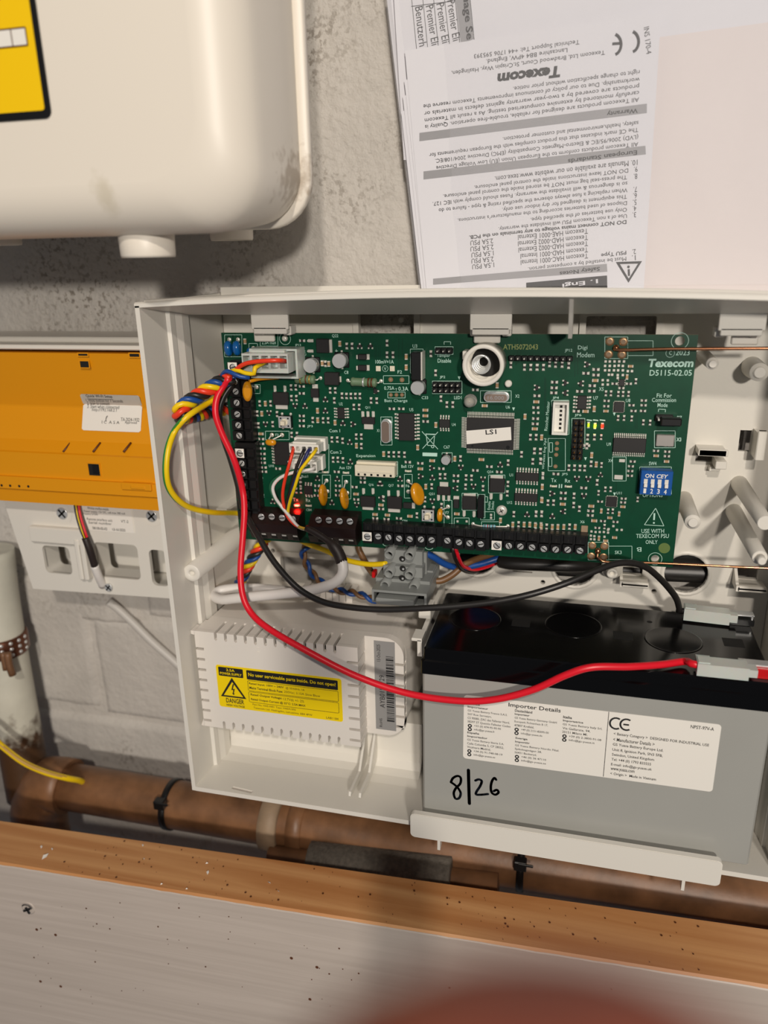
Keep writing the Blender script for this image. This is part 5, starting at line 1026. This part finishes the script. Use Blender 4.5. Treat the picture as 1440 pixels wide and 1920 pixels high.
for k_, lab in ((5.3, 'upper of two black cables passing behind the round cable entries'), (-5.3, 'lower of two black cables passing behind the round cable entries')):
    single('black_cable', (lambda b: b.tube([V((ents[0].x-22+i*9, 88.2, ents[2].z+k_+.012*i*i)) for i in range(18)], 5.2, 16))(M()), blackw, lab, 'cable', (ents[2].x, 87, ents[2].z+k_))
# ================================================================ yellow module and its white plate at the left
wy = thing('yellow_module', 'yellow plastic wireless module clipped on a white plate left of the housing', 'module', at(150, 800, 50))
zz = lambda py, Y: at(120, py, Y).z
sec = [(80, zz(662, 50)), (43, zz(662, 43)), (50.2, zz(761, 50.2)), (50.2, zz(764, 50.2)), (43.6, zz(826, 43.6)), (38, zz(849, 38)), (36.6, zz(852, 36.6)), (36, zz(897, 36)), (34.4, zz(899, 34.4)), (34, zz(922, 34)), (36.5, zz(923, 36.5)), (37, zz(946, 37)), (80, zz(946, 37))]
xl, xr = -300, -140
def yrow(xa, xb, f=lambda y: 0): 
    b = M(); b.ringed([[V((x, y, z)) for y, z in sec] for x in (xa, xb)], smooth=False); return b
pL = at(10, 930, 37).x
part(wy, 'housing', yrow(pL-22, xr), yelmod)
b = M(); p0, p1 = at(228, 904, 34), at(276, 920, 34); b.box(p0.x, p1.x+3, 32.8, 36, p1.z, p0.z, .4); b.box(at(243, 913, 32).x, at(271, 916, 32).x, 32.3, 34, at(243, 918, 32).z, at(243, 911, 32).z, .5); part(wy, 'release_latch', b, yelmod)
for (q0, q1, Y) in (((150, 677), (168, 689), 43.6), ((147, 663), (165, 667), 42.8), ((165, 869), (189, 892), 36.2), ((243, 663), (262, 669), 42.8)):
    a, d = at(*q0, Y), at(*q1, Y); b = M(); b.mat(0).panel([(a.x-.5, d.z-.5), (d.x+.5, d.z-.5), (d.x+.5, a.z+.5), (a.x-.5, a.z+.5)], [[(a.x, d.z), (d.x, d.z), (d.x, a.z), (a.x, a.z)]], Y-.4, Y-.0); b.mat(1).box(a.x, d.x, Y-.15, Y-.1, d.z, a.z)
    if Y < 40: b.mat(2).box(a.x+2.4, d.x-.4, Y-.3, Y-.1, d.z+1, a.z-.6, .2)
    part(wy, 'latch_window', b, [yelmod, dark, black])
for x0_, x1_ in ((133, 119), (189, 175), (246, 232)):
    a = at(x0_, 830, 43.6); d = at(x1_, 847, 38.2); b = M(); b.tube([a+V((0, -.25, 0)), d+V((0, -.25, 0))], .6, 6); part(wy, 'vent_slot', b, brn)
for x_ in (3, 19, 36, 53): b = M(); b.disc(at(x_, 910+x_*.04, 34.0), .75, 12); part(wy, 'lamp_hole', b, dark)
q = [at(*k, 46.2) for k in ((142, 744), (254, 738), (267, 805), (160, 811))]
cx0, cx1 = (q[0].x+q[3].x)/2, (q[1].x+q[2].x)/2; cz1, cz0 = (q[0].z+q[1].z)/2, (q[2].z+q[3].z)/2
t0 = at(142, 741, 48).z; yl = lambda z: (47.4+(44-47.4)*(zz(764, 47.4)-z)/(zz(764, 47.4)-zz(826, 44))) if z < zz(764, 47.4) else 48.1
LS = [V((cx0, 0, cz1)), V((cx1, 0, cz1)), V((cx1, 0, cz0)), V((cx0, 0, cz0))]
def LY(u, v, d=.3): x = cx0+(cx1-cx0)*u; z = cz1+(cz0-cz1)*v; return V((x, (48.2+2.0*v/.3 if v < .3 else 50.2-4.6*(v-.3)/.7)-d, z))
b = M()
for v0, v1 in ((0, .3), (.3, 1)): R8 = ((.03, v0), (.97, v0), (1, v0+.04), (1, v1-.04), (.97, v1), (.03, v1), (0, v1-.04), (0, v0+.04)) if v0 else ((.03, 0), (.97, 0), (1, .04), (1, v1), (0, v1), (0, .04)); b.ringed([[LY(u, v if v != .3 else .3, .35) for u, v in R8], [LY(u, v, .05) for u, v in R8]], smooth=False); sk_ = part(wy, 'setup_sticker', b, stick, 'white printed sticker')
b = M(); dn = (LY(0, 1)-LY(0, 0)).normalized()
def yt(s_, u0, v, u1, h, bold=0): o = LY(u0, v, .5); b.text(s_, o, LY(u1, v, .5)-o, -(LY(0, v)-LY(0, v-.05)).normalized()*h, bold=bold)
yt('Quick Wi-Fi Setup', .10, .115, .55, 2.2, .01); b.line(LY(.10, .14, .45), LY(.55, .14, .45), .25)
yt('1. Hold button for 7 seconds', .075, .225, .70, 1.9); yt('2. Scan to connect', .075, .315, .46, 1.9); yt('3. Start when connected', .075, .405, .62, 1.9); yt('http://192.168.2.1', .16, .50, .58, 1.9)
yt('I C', .34, .80, .42, 1.6); yt('A S A', .46, .80, .64, 1.6); yt('TA-2024-1932', .66, .72, .97, 1.9); yt('Approved', .73, .80, .93, 1.7)
c0 = LY(.47, .74, .45); b.poly([c0+V((2.2*math.cos(a), 0, 3.2*math.sin(a))) for a in [math.radians(110+14*i) for i in range(11)]], .3, False)
part(sk_, 'printed_text', b, ink)
bp = thing('mounting_plate', 'white plastic mounting plate with square openings under the yellow module', 'mounting plate', at(150, 1020, 60))
F_ = lambda px_, py_, Y=52: (at(px_, py_, Y).x, at(px_, py_, Y).z)
zt_ = zz(652, 52); zf = zz(946, 37)-.4; xl_ = F_(5, 938)[0]; out = [F_(62, 1104), (-129, F_(300, 1118)[1]), (-129, zf), ((-129+xl_)/2, zf), (xl_-1, zf), (xl_, zf-2)]
def ro(px0, py0, px1, py1, r=3, sk=0): a, d = F_(px0, py0), F_(px1, py1); return rrect(a[0], d[0], d[1], a[1], r, 4)
b = M(); b.panel(out, [ro(78, 1022, 137, 1078), ro(174, 1016, 265, 1088), ro(278, 1030, 318, 1100)], 52, 54.5); pf = part(bp, 'face', b, white)
b = M(); n = len(out); ins = [out[0], out[1], (out[1][0], out[1][1])]
for i in range(len(out)):
    a, d = V((out[i][0], 0, out[i][1])), V((out[(i+1) % 6][0], 0, out[(i+1) % 6][1])); 
    if i in (2, 3): continue
    dd = (d-a).normalized(); nn = V((-dd.z, 0, dd.x)); b.add([V((p.x, y, p.z)) for y in (54.4, 92) for p in (a, d, d+nn*2, a+nn*2)], [(0, 1, 2, 3), (4, 7, 6, 5), (0, 4, 5, 1), (1, 5, 6, 2), (2, 6, 7, 3), (3, 7, 4, 0)])
part(bp, 'skirt', b, white)
b = M(); b.box(xl_-14, -129, 44, 91, zt_-.2, zt_+2.2, .6); b.box(xl_-14, -129, 58, 91, zt_+2, zt_+5, .6); b.box(xl_-14, -129, 82, 91, F_(60, 1100)[1]+3, zt_, .2); part(bp, 'top_rim', b, white)
for px0, py0, px1, py1 in ((78, 1022, 137, 1078), (174, 1016, 265, 1088)):
    a, d = F_(px0, py0), F_(px1, py1); b = M(); b.panel(rrect(a[0]-1, d[0]+1, d[1]-1, a[1]+1, 3), [rrect(a[0], d[0], d[1], a[1], 3)], 54, 66); part(bp, 'opening_wall', b, white)
b = M(); a, d = F_(140, 1010, 49), F_(176, 1088, 49); b.box(a[0], a[0]+3, 47, 53, d[1], a[1], .8); b.box(d[0]-5, d[0]-2, 47, 53, d[1], a[1], .8); b.box(F_(60, 985)[0], F_(160, 985)[0], 48, 53, F_(100, 1015)[1], F_(100, 986)[1], .8); part(bp, 'cable_channel', b, white)
for px_, py_, r in ((116, 963, 3.6), (284, 968, 3.4)):
    p = at(px_, py_, 51.5); b = M(); b.disc(p+V((0, .2, 0)), r*1.8, 24, r*1.7); part(bp, 'screw_boss', b, white); screw(bp, p, r, 40, steel, True)
a, d = F_(146, 948, 51.7), F_(252, 1000, 51.7); b = M(); b.box(a[0], d[0], 51.6, 52.1, d[1], a[1]); ts = part(bp, 'type_sticker', b, stick, 'white type sticker')
b = M()
for s_, u0, v, u1, bd in (('Wireless interface module', .18, .12, .58, 0), ('Power supply 12V DC, cell max 380 mA', .10, .27, .88, 0), ('Frequency 2.4 GHz', .08, .38, .36, 0), ('Remote interface unit', .14, .58, .62, 0), ('Serial number', .16, .72, .60, 0), ('58100-02-02', .22, .95, .50, .01), ('13-10-2025', .60, .95, .84, .01), ('VT-2', .78, .58, .92, 0)):
    o = V((a[0]+(d[0]-a[0])*u0, 51.5, a[1]+(d[1]-a[1])*v)); b.text(s_, o, ((d[0]-a[0])*(u1-u0), 0, 0), h=1.6, bold=bd)
part(ts, 'printed_text', b, ink)
ml = thing('module_lead', 'short lead of yellow red and black cores with a black sleeve below the yellow module', 'module lead', at(160, 1010, 46))
for dx, m_ in ((-3, blackw), (0, yellw), (4, redw), (2, blackw)): wire(ml, 'wire', wp([(143+dx, 944, 48), (147+dx, 968, 46), (155+dx, 995, 44), (164+dx*.6, 1018, 44)]), .75, m_, n=8)
b = M(); b.tube(wp([(160, 1008, 44), (168, 1030, 44), (178, 1062, 46)]), 2.1, 12); part(ml, 'heat_shrink_sleeve', b, shrink); wire(ml, 'sheath', wp([(177, 1060, 46), (184, 1078, 48), (193, 1098, 52)]), 2.4, whitew, n=12)
p = at(203, 1102, 51); b = M(); screw_ = None
gl = thing('plate_screw', 'small crosshead screw at the bottom edge of the white mounting plate', 'screw', p); screw(gl, p, 2.6, 50, steel, True, 'head')
b = M(); b.lathe(p, (0, 1, 0), [(0, 1.4), (3, 1.2)], 12); part(gl, 'shank', b, steel)
single('grey_cable', (lambda b: b.tube(wp([(203, 1128, 84), (222, 1142, 86), (250, 1168, 87), (285, 1203, 87), (330, 1243, 88), (380, 1290, 88)]), 2.7, 14))(M()), lead_wire, 'off white cable running down the wall from under the mounting plate', 'cable', at(250, 1168, 88))
# ================================================================ pipes low on the wall
pp = thing('soil_pipe', 'brown horizontal pipe with collars low on the wall behind the timber', 'pipe', at(700, 1575, 50))
A0, A1 = at(120, 1473, 52), at(1500, 1703, 52); A0.y = A1.y = 52; d = A1-A0
b = M(); b.tube([A0+d*(i/12) for i in range(20)], 15, 32); part(pp, 'pipe', b, pipe_b)
b = M(); e0 = A0+d*.03; b.tube(smooth_path([A0+d*.01, A0-d*.02, A0+V((-16, 0, -8)), A0+V((-24, 0, -24)), A0+V((-25, 0, -60)), A0+V((-25, 0, -110))], 5), 18, 28); part(pp, 'elbow', b, pipe_b)
def fr(px_): return (at(px_, 1575, 52).x-A0.x)/d.x
for px_, wd, r, m_ in ((104, 2, 15.6, collar), (520, 12, 18, collar), (566, 10, 16.5, pipe_b)):
    c = A0+d*fr(px_); u = d.normalized(); b = M(); b.lathe(c-u*wd/2, u, [(0, r-2), (.5, r), (wd-.5, r), (wd, r-2)], 36); part(pp, 'collar', b, m_)
sl_ = thing('foam_sleeve', 'rough grey foam sleeved pipe just behind the timber below the housing', 'pipe', at(720, 1620, 34))
a, c = at(583, 1614, 34), at(848, 1648, 34); u = (c-a).normalized(); b = M(); b.lathe(a, u, [(0, 11), (.6, 12.4), ((c-a).length-.6, 12.4), ((c-a).length, 11)], 30); part(sl_, 'sleeve', b, pipe_g)
b = M(); b.lathe(a-u*26, u, [(0, 6.5), ((c-a).length+52, 6.5)], 20); part(sl_, 'pipe', b, pipe_b)
for px_, lab in ((334, 'black cable tie round the brown pipe below the lower left corner of the housing'), (980, 'black cable tie round the brown pipe below the battery lip')):
    c = A0+d*fr(px_); u = d.normalized(); t = thing('cable_tie', lab, 'cable tie', c); b = M(); b.lathe(c-u*2, u, [(0, 15.1), (0, 16), (4, 16), (4, 15.1)], 36, False, False); part(t, 'strap', b, black); b = M(); b.box(c.x-3.4, c.x+3.4, c.y-17, c.y-11.5, c.z+8.5, c.z+14.5, .5); b.box(c.x-1, c.x+7, c.y-17.6, c.y-16.6, c.z+13, c.z+14.4, .2); part(t, 'tie_head', b, black)
vp = thing('vertical_pipe', 'old vertical pipe with flaking white paint at the far left', 'pipe', at(20, 1300, 62))
oldp = mat('flaking_white_paint', (206, 204, 190), .5, var=.08, vscale=60, bump=.1, bscale=200)
N_, L_, B_ = nodes(oldp); nz = N_.new('ShaderNodeTexNoise'); nz.inputs['Scale'].default_value = 70; nz.inputs['Detail'].default_value = 6; tc = N_.new('ShaderNodeTexCoord'); sp_ = N_.new('ShaderNodeSeparateXYZ'); L_.new(tc.outputs['Object'], sp_.inputs[0]); L_.new(tc.outputs['Object'], nz.inputs['Vector'])
ma = N_.new('ShaderNodeMath'); ma.operation = 'MULTIPLY_ADD'; ma.inputs[1].default_value = 14; L_.new(sp_.outputs['Z'], ma.inputs[0]); L_.new(nz.outputs['Fac'], ma.inputs[2]); mr = N_.new('ShaderNodeMapRange'); mr.inputs[1].default_value = .05; mr.inputs[2].default_value = .25; L_.new(ma.outputs[0], mr.inputs[0])
mxx = N_.new('ShaderNodeMixRGB'); src = B_.inputs['Base Color'].links[0].from_socket; mxx.inputs[1].default_value = lin(74, 50, 30); L_.new(src, mxx.inputs[2]); L_.new(mr.outputs[0], mxx.inputs[0]); L_.new(mxx.outputs[0], B_.inputs['Base Color'])
b = M(); b.tube(smooth_path([at(-20, 1030, 70), at(-8, 1130, 68), at(14, 1260, 64), at(40, 1400, 60), at(56, 1490, 56)], 5), 14.5, 26); part(vp, 'pipe', b, oldp)
b = M(); p = at(4, 1205, 66); b.lathe(p-V((0, 0, 6)), (0, 0, 1), [(0, 15.6), (1, 16.4), (12, 16.4), (13, 15.6)], 30); bd_ = part(vp, 'clamp_band', b, mat('rusty_band', (112, 70, 52), .3, metal=.7), 'studded rusty clamp band')
b = M()
for i in range(9):
    for j in range(3): a = math.radians(-150+20*i); b.lathe((p.x+16.2*math.cos(a), p.y+16.2*math.sin(a), p.z-3+4*j), (math.cos(a), math.sin(a), 0), [(0, 1.4), (.6, 1.1), (.9, .3)], 8)
part(bd_, 'studs', b, steel, kind='stuff')
b = M(); b.tube(smooth_path([at(14, 1224, 49), at(18, 1248, 48), at(24, 1266, 48)], 2), 2.3, 8); b.tube(smooth_path([at(5, 1224, 49), at(11, 1256, 48)], 2), 1.8, 8); part(vp, 'bolt_strap', b, pipe_b)
ew2 = thing('bonding_wire', 'slack yellow and green bonding wire crossing in front of the pipes at the lower left', 'earth wire', at(60, 1430, 20))
pts = wp([(-60, 1350, 22), (-20, 1378, 22), (10, 1404, 24), (45, 1430, 26), (85, 1448, 28), (125, 1459, 34), (150, 1464, 42), (168, 1474, 54)]); wire(ew2, 'wire', pts, 1.9, yellw); wire(ew2, 'green_stripe', [q_+V((0, -.6, .9)) for q_ in pts], 1.25, mat('tan_stripe', (190, 150, 70), .5))
# ================================================================ timber in front
ZTM = -140
bL, bR, fR, fL = [atz(*k, ZTM) for k in ((0, 1537), (1440, 1740), (1440, 1850), (0, 1618))]
db, df = (bR-bL), (fR-fL); bL, bR, fL, fR = bL-db*.3, bR+db*.3, fL-df*.3, fR+df*.3
tm = thing('timber', 'long bare pine batten with a white painted front face across the bottom', 'timber', (fL+fR)/2+V((0, 10, -40)))
b = M(); nf = V((df.y, -df.x, 0)).normalized(); dz = V((0, 0, -150))
def lump(t, k): return V((0, 0, .25*noise.noise(V((t*60, k, 0)))))
K = 60; rows = []
for i in range(K+1):
    t = i/K; u0, u1 = bL+(bR-bL)*t, fL+(fR-fL)*t
    rows.append([u0+dz, u0+V((0, -.1, -1.5))+lump(t, 1), u0+(u1-u0)*.03+lump(t, 1), u0*.5+u1*.5+lump(t, 3), u1+(u0-u1)*.03+lump(t, 2), u1+V((0, 0, -1.2))+lump(t, 2), u1+dz])
b.ringed(rows, smooth=False); part(tm, 'batten', b, pine)
b = M(); rows = []
for i in range(121):
    t = i/120; u1 = fL+(fR-fL)*t+lump(t, 2)+V((0, 0, -1.0-.5*abs(noise.noise(V((t*90, 5, 0))))-.3*noise.noise(V((t*300, 8, 0))))); g = nf*.5; rows.append([u1, u1+g*1.0+V((0, 0, -.5)), u1+g*1.2+V((0, 0, -148)), u1+V((0, 0, -148))])
b.ringed(rows, smooth=False); part(tm, 'painted_face', b, paintw, 'white brush painted front face')
def onface(x, y, o=.75):
    r_ = ray(x, y); q0 = fL+nf*o; return CP+r_*((q0-CP).dot(nf)/r_.dot(nf))
p = onface(53, 1703); sc_t = thing('wood_screw', 'paint covered screw head in the white timber face at the lower left', 'screw', p)
b = M(); b.lathe(p-nf*1, nf, [(0, 4.2), (.9, 4.2), (1.15, 3.4), (1.0, 3.0), (1.2, 2.6)], 20); part(sc_t, 'head', b, paintw)
b = M(); tx = V((-nf.y, nf.x, 0)); up = V((0, 0, 1))
for k in (.5, 2.0): d_ = tx*math.cos(k)+up*math.sin(k); b.line(p+nf*1.3-d_*2.9, p+nf*1.3+d_*(2.5 if k < 1 else 1.7), 1.3, up=nf)
for a in range(6): t0, t1 = math.radians(20+20*a), math.radians(40+20*a); b.line(p+nf*1.25+(tx*math.cos(t0)+up*math.sin(t0))*3.5, p+nf*1.25+(tx*math.cos(t1)+up*math.sin(t1))*3.5, .6, up=nf)
part(sc_t, 'cross_slot', b, dark)
random.seed(9); b = M()
for i in range(85):
    x, y = random.uniform(60, 620), random.uniform(1690, 1900)
    if random.random() < .25: x = random.uniform(600, 1300)
    if y < 1640+x*.16: continue
    p = onface(x, y, .8); r_ = random.choice((.2, .25, .3, .35, .5)) if random.random() < .92 else .9; b.disc(p, r_, 7, up=nf)
single('dirt_specks', b, brn, None, None, onface(300, 1800), kind='stuff')
b = M()
for i in range(110):
    t = random.uniform(.25, .78); s_ = random.uniform(.1, .95); p = bL+(bR-bL)*t+((fL+(fR-fL)*t)-(bL+(bR-bL)*t))*s_+V((0, 0, .35)); b.disc(p, random.choice((.2, .25, .3, .45, .6)), 7, up=(0, 0, 1))
single('dirt_specks', b, brn, None, None, atz(700, 1680, ZTM), kind='stuff')
b = M()
for (x, y), L_ in (((85, 1607), 5), ((78, 1589), 2.5), ((98, 1593), 2), ((268, 1586), 2), ((390, 1637), 3), ((388, 1620), 1.6), ((505, 1656), 2.2), ((522, 1672), 1.5), ((270, 1611), 1.4), ((303, 1659), 1.3), ((350, 1668), 1.3)):
    p = atz(x, y, ZTM); a = random.uniform(0, 3.1); d_ = V((math.cos(a), math.sin(a), 0)); s_ = V((-d_.y, d_.x, 0)); b.add([p-d_*L_/2+V((0, 0, .3)), p+s_*L_*.28+V((0, 0, .9)), p+d_*L_/2+V((0, 0, .5)), p-s_*L_*.2+V((0, 0, .4)), p+V((0, 0, 0.2))], [(0, 1, 2), (0, 2, 3), (0, 4, 1), (1, 4, 2), (2, 4, 3), (3, 4, 0)])
single('plaster_crumbs', b, stick, None, None, atz(300, 1620, ZTM), kind='stuff')
# ================================================================ papers in a clear pouch, hung on the wall at the top right
def sheet(c4, Y, th_): b = M(); P4 = [at(*k, Y) for k in c4]; b.ringed([[V((p.x, Y, p.z)) for p in P4], [V((p.x, Y+th_, p.z)) for p in P4]], smooth=False); return b
lg = thing('language_sheet', 'white sheet with a small printed table peeping out at the top of the pouch', 'paper sheet', at(820, 90, 77))
part(lg, 'page', sheet(((735, -60), (1480, -120), (1480, 300), (757, 300)), 77, .4), paper)
b = M()
TL = lambda x, y: at(x, y, 76.9)
for s_, p0, p1, h in (('Benutzerh', (778, 14), (786, 88), 13), ('Premier Eli', (798, 12), (809, 86), 13), ('Premier Eli', (818, 8), (829, 82), 13), ('Premier Eli', (838, 2), (849, 78), 13)):
    b.text(s_, TL(*p0), TL(*p1)-TL(*p0), h=h/3.75)
for (a_, c_) in (((771, -10), (781, 92)), ((792, -10), (802, 92)), ((812, -12), (822, 90)), ((832, -14), (843, 84)), ((852, -16), (862, 82)), ((771, 12), (850, 2)), ((880, -16), (889, 74))): b.line(TL(*a_), TL(*c_), .25)
part(lg, 'printed_text', b, ink)
b = M(); hd_ = [at(*k, 76.85) for k in ((853, -16), (879, -18), (888, 73), (864, 82))]; b.add(hd_, [(0, 1, 2, 3)]); part(lg, 'grey_heading', b, inkg)
b = M(); o_ = at(863, -20, 76.7); b.text('guage Se', o_, at(871, 76, 76.7)-o_, h=4.0, bold=.02); part(lg, 'heading_text', b, ink)
ws = thing('blank_sheet', 'plain off white folded sheets in the pouch right of the printed leaflet', 'paper sheet', at(1340, 300, 75.5))
part(ws, 'page', sheet(((1130, 84), (1600, 20), (1600, 570), (1160, 570)), 75.8, .5), paper2)
lf = thing('instruction_leaflet', 'printed safety leaflet turned upside down in the clear pouch', 'leaflet', at(1000, 300, 74))
part(lf, 'page', sheet(((759, 95), (1240, 22), (1206, 560), (801, 560)), 73.6, .2), paper)
for i in range(3): part(lf, 'page', sheet(((754-i*3+4, 150+i*30), (1000, 110), (1000, 560), (800-i*5+2, 560)), 74+i*.5, .25), paper)
b = M(); g = M(); wt = M(); LY_ = 73.5
A_ = lambda u, v: (700+u/1.946, v/1.946); B2 = lambda u, v: (760+u/2.1176, 260+v/2.1176)
def lt_(f, s_, u0, v0, u1, v1, h=8.2, bold=0, shear=0, mb=None):
    o = at(*f(u0, v0), LY_-(.08 if mb is not None else .04)); e = at(*f(u1, v1), LY_-(.08 if mb is not None else .04)); (mb or b).text(s_, o, e-o, h=h/3.75, bold=bold, shear=shear)
for r_ in (('Texecom Ltd, Bradwood Court, St.Crispin Way, Haslingden,', 845, 178, 285, 255), ('Lancashire BB4 4PW, England.', 708, 170, 412, 212), ('Technical Support Tel: +44 1706 595393', 752, 140, 367, 193), ('right to change specification without prior notice.', 972, 250, 510, 312), ('workmanship. Due to our policy of continuous improvements Texecom reserve the', 972, 277, 182, 377), ('products are covered by a two-year warranty against defects in materials or', 970, 302, 185, 403), ('carefully monitored by extensive computerised testing. As a result all Texecom', 970, 326, 187, 428), ('All Texecom products are designed for reliable, trouble-free operation. Quality is', 970, 350, 188, 452), ('safety, health,environmental and customer protection.', 968, 436, 472, 496), ('The CE mark indicates that this product complies with the European requirements for', 967, 461, 203, 555), ('(LVD) 2006/95/EC & Electro-Magnetic Compatibility (EMC) Directive 2004/108/EC.', 967, 487, 225, 576)): lt_(A_, *r_)
for r_ in (('All Texecom products conform to the European Union (EU) Low Voltage Directive', 925, 8, 122, 104), ('10. Manuals are available on our website www.texe.com.', 922, 83, 355, 150), ('DO NOT leave instructions inside the control panel enclosure.', 885, 113, 273, 182), ('The press-seal bag must NOT be stored inside the control panel enclosure.', 880, 140, 150, 217), ('so is dangerous & will invalidate the warranty. Fuses should comply with IEC 127.', 882, 165, 108, 247), ('When replacing a fuse always observe the specified rating & type - failure to do', 882, 191, 132, 273), ('This equipment is designed for dry indoor use only.', 880, 217, 385, 270), ("Dispose of used batteries according to the manufacturer's instructions.", 880, 243, 207, 313), ('Only use batteries of the specified type.', 880, 269, 497, 310), ('Use of a non Texecom PSU will invalidate the warranty.', 880, 294, 370, 347),
    ('Texecom HAE-0001 External', 725, 357, 447, 383), ('Texecom HAD-0002 External', 725, 382, 447, 408), ('Texecom HAD-0002 External', 725, 406, 449, 433), ('Texecom HAD-0001 Internal', 725, 431, 457, 458), ('Texecom HAC-0001 Internal', 725, 455, 458, 483), ('2.5A PSU', 348, 396, 258, 405), ('2.5A PSU', 350, 420, 258, 429), ('1.5A PSU', 350, 444, 262, 453), ('2.5A PSU', 350, 468, 262, 477), ('1.5A PSU', 352, 491, 265, 500), ('Must be installed by a competent person.', 877, 464, 487, 506)): lt_(B2, *r_)
for i, (s_, v) in enumerate((('9.', 110), ('8.', 138), ('7.', 190), ('6.', 215), ('5.', 241), ('4.', 266), ('3.', 291), ('2.', 438), ('1.', 462))): lt_(B2, s_, 922-i, v, 908-i, v+2)
lt_(B2, 'DO NOT connect mains voltage to any terminals on the PCB.', 878, 318, 253, 380, 8.2, .02); lt_(B2, 'PSU Type', 877, 440, 777, 452, 8.2, .015)
lt_(A_, 'Texecom', 682, 238, 452, 268, 17, .05, .12); lt_(A_, 'Warranty', 965, 390, 852, 404, 8.5, .02); lt_(B2, 'European Standards', 920, 40, 645, 76, 9, .02); lt_(B2, 'Safety Notes', 772, 504, 612, 524, 8.5, .02)
o_ = at(1207, 52, LY_-.04); b.text('INS 170-4', o_, at(1212, 102, LY_-.04)-o_, h=2.1)
for cx_, cy_ in ((952, 152), (888, 162)):
    P_ = [at(*A_(cx_-12+28*math.cos(math.radians(a)), cy_+38*math.sin(math.radians(a))), LY_-.04) for a in range(-75, 76, 10)]; b.poly(P_, 1.15, False)
b.line(at(*A_(872, 160), LY_-.04), at(*A_(900, 158), LY_-.04), 1.0)
tr_ = [at(*B2(*k), LY_-.05) for k in ((836, 490), (940, 486), (886, 572))]; ti_ = [at(*B2(*k), LY_-.05) for k in ((852, 498), (924, 496), (887, 556))]
for i in range(3): b.add([tr_[i], tr_[(i+1) % 3], ti_[(i+1) % 3], ti_[i]], [(0, 1, 2, 3)])
b.line(at(*B2(887, 518), LY_-.05), at(*B2(888, 545), LY_-.05), .9); b.disc(at(*B2(886, 509), LY_-.05), .6, 10)
part(lf, 'printed_text', b, ink)
for q4 in (((998, 378), (998, 412), (168, 515), (168, 485)),): g.add([at(*A_(*k), LY_-.01) for k in q4], [(0, 1, 2, 3)])
for q4 in (((953, 28), (955, 62), (72, 162), (72, 130)), ((800, 497), (802, 528), (110, 580), (110, 556))): g.add([at(*B2(*k), LY_-.01) for k in q4], [(0, 1, 2, 3)])
part(lf, 'grey_heading', g, inkg)
bb = M(); bb.add([at(*B2(*k), LY_-.03) for k in ((801, 543), (802, 600), (480, 600), (480, 572))], [(0, 1, 2, 3)]); part(lf, 'black_heading', bb, ink)
lt_(B2, '1. Engi', 764, 552, 622, 572, 9, .02, 0, wt); part(lf, 'heading_text', wt, paper)
film = mat('clear_film', (236, 236, 242), .3, alpha=.13, bump=.2, bscale=60, spec=.12)
po = thing('document_pouch', 'clear plastic pouch of papers hanging on the wall above the housing', 'pouch', at(1100, 300, 71))
def film_sheet(Y, amp):
    b = M(); vs = []; fs = []; nx, nz = 46, 40
    for i in range(nx+1):
        for j in range(nz+1):
            u, v = i/nx, j/nz; l_ = at(724+66*(1-v), 540*(1-v)-30*v, Y); x = l_.x+(210-l_.x)*u; z = 157+(300-157)*v; e = min(u*8, 1); vs.append(V((x, Y+(1-e)*6+amp*e*noise.fractal(V((x*.03, z*.012, Y)), 1, 2, 3), z)))
    for i in range(nx):
        for j in range(nz): a = i*(nz+1)+j; fs.append((a, a+nz+1, a+nz+2, a+1))
    b.add(vs, fs, True); return b
part(po, 'front_film', film_sheet(71.5, .9), film)
b = M(); l0, l1 = at(724, -30, 78), at(790, 540, 78); b.tube([l1, (l0+l1)/2, l0], 1.4, 8); part(po, 'sealed_edge', b, film)
b = M(); l0, l1 = at(722, -30, 80), at(788, 545, 80); b.add([V((l0.x, 80, l0.z)), V((210, 80, l0.z)), V((210, 80, l1.z)), V((l1.x, 80, l1.z))], [(0, 1, 2, 3)]); part(po, 'back_film', b, paper)
# ================================================================ the photographer's fingertip by the lens
c0 = CP+FX*27+RX*5.6-UX*22.9
fg = thing('finger', 'blurred fingertip poking up in front of the lens at the bottom edge', 'finger', c0-UX*60)
b = M(); ax = [c0+UX*6.2, c0+UX*5.2, c0+UX*3.2, c0, c0-UX*8, c0-UX*16, c0-UX*24+FX*1, c0-UX*36+FX*3, c0-UX*48+FX*7, c0-UX*58+FX*12, c0-UX*70+FX*20]
rad = [2.2, 4.2, 6.3, 8.2, 8.6, 8.3, 8.9, 8.2, 8.8, 9.6, 9.4]; b.ringed([[c+(RX*math.cos(t)*1.4+FX*math.sin(t)*.92)*r for t in [i*math.pi/12 for i in range(24)]] for c, r in zip(ax, rad)]); part(fg, 'skin', b, skin)
b = M(); rows = []
for i in range(7):
    c = c0+UX*(4.6-2.0*i); r = [4.6, 7.2, 8.0, 8.3, 8.4, 8.4, 8.0][i]; rows.append([c+(RX*math.cos(t)*1.4+FX*math.sin(t)*.95)*(r+.15) for t in [math.radians(45+15*k) for k in range(7)]])
vs = [p for r in rows for p in r]; b.add(vs, [(i*7+j, i*7+j+1, i*7+j+8, i*7+j+7) for i in range(6) for j in range(6)], True); part(fg, 'nail', b, nailm)
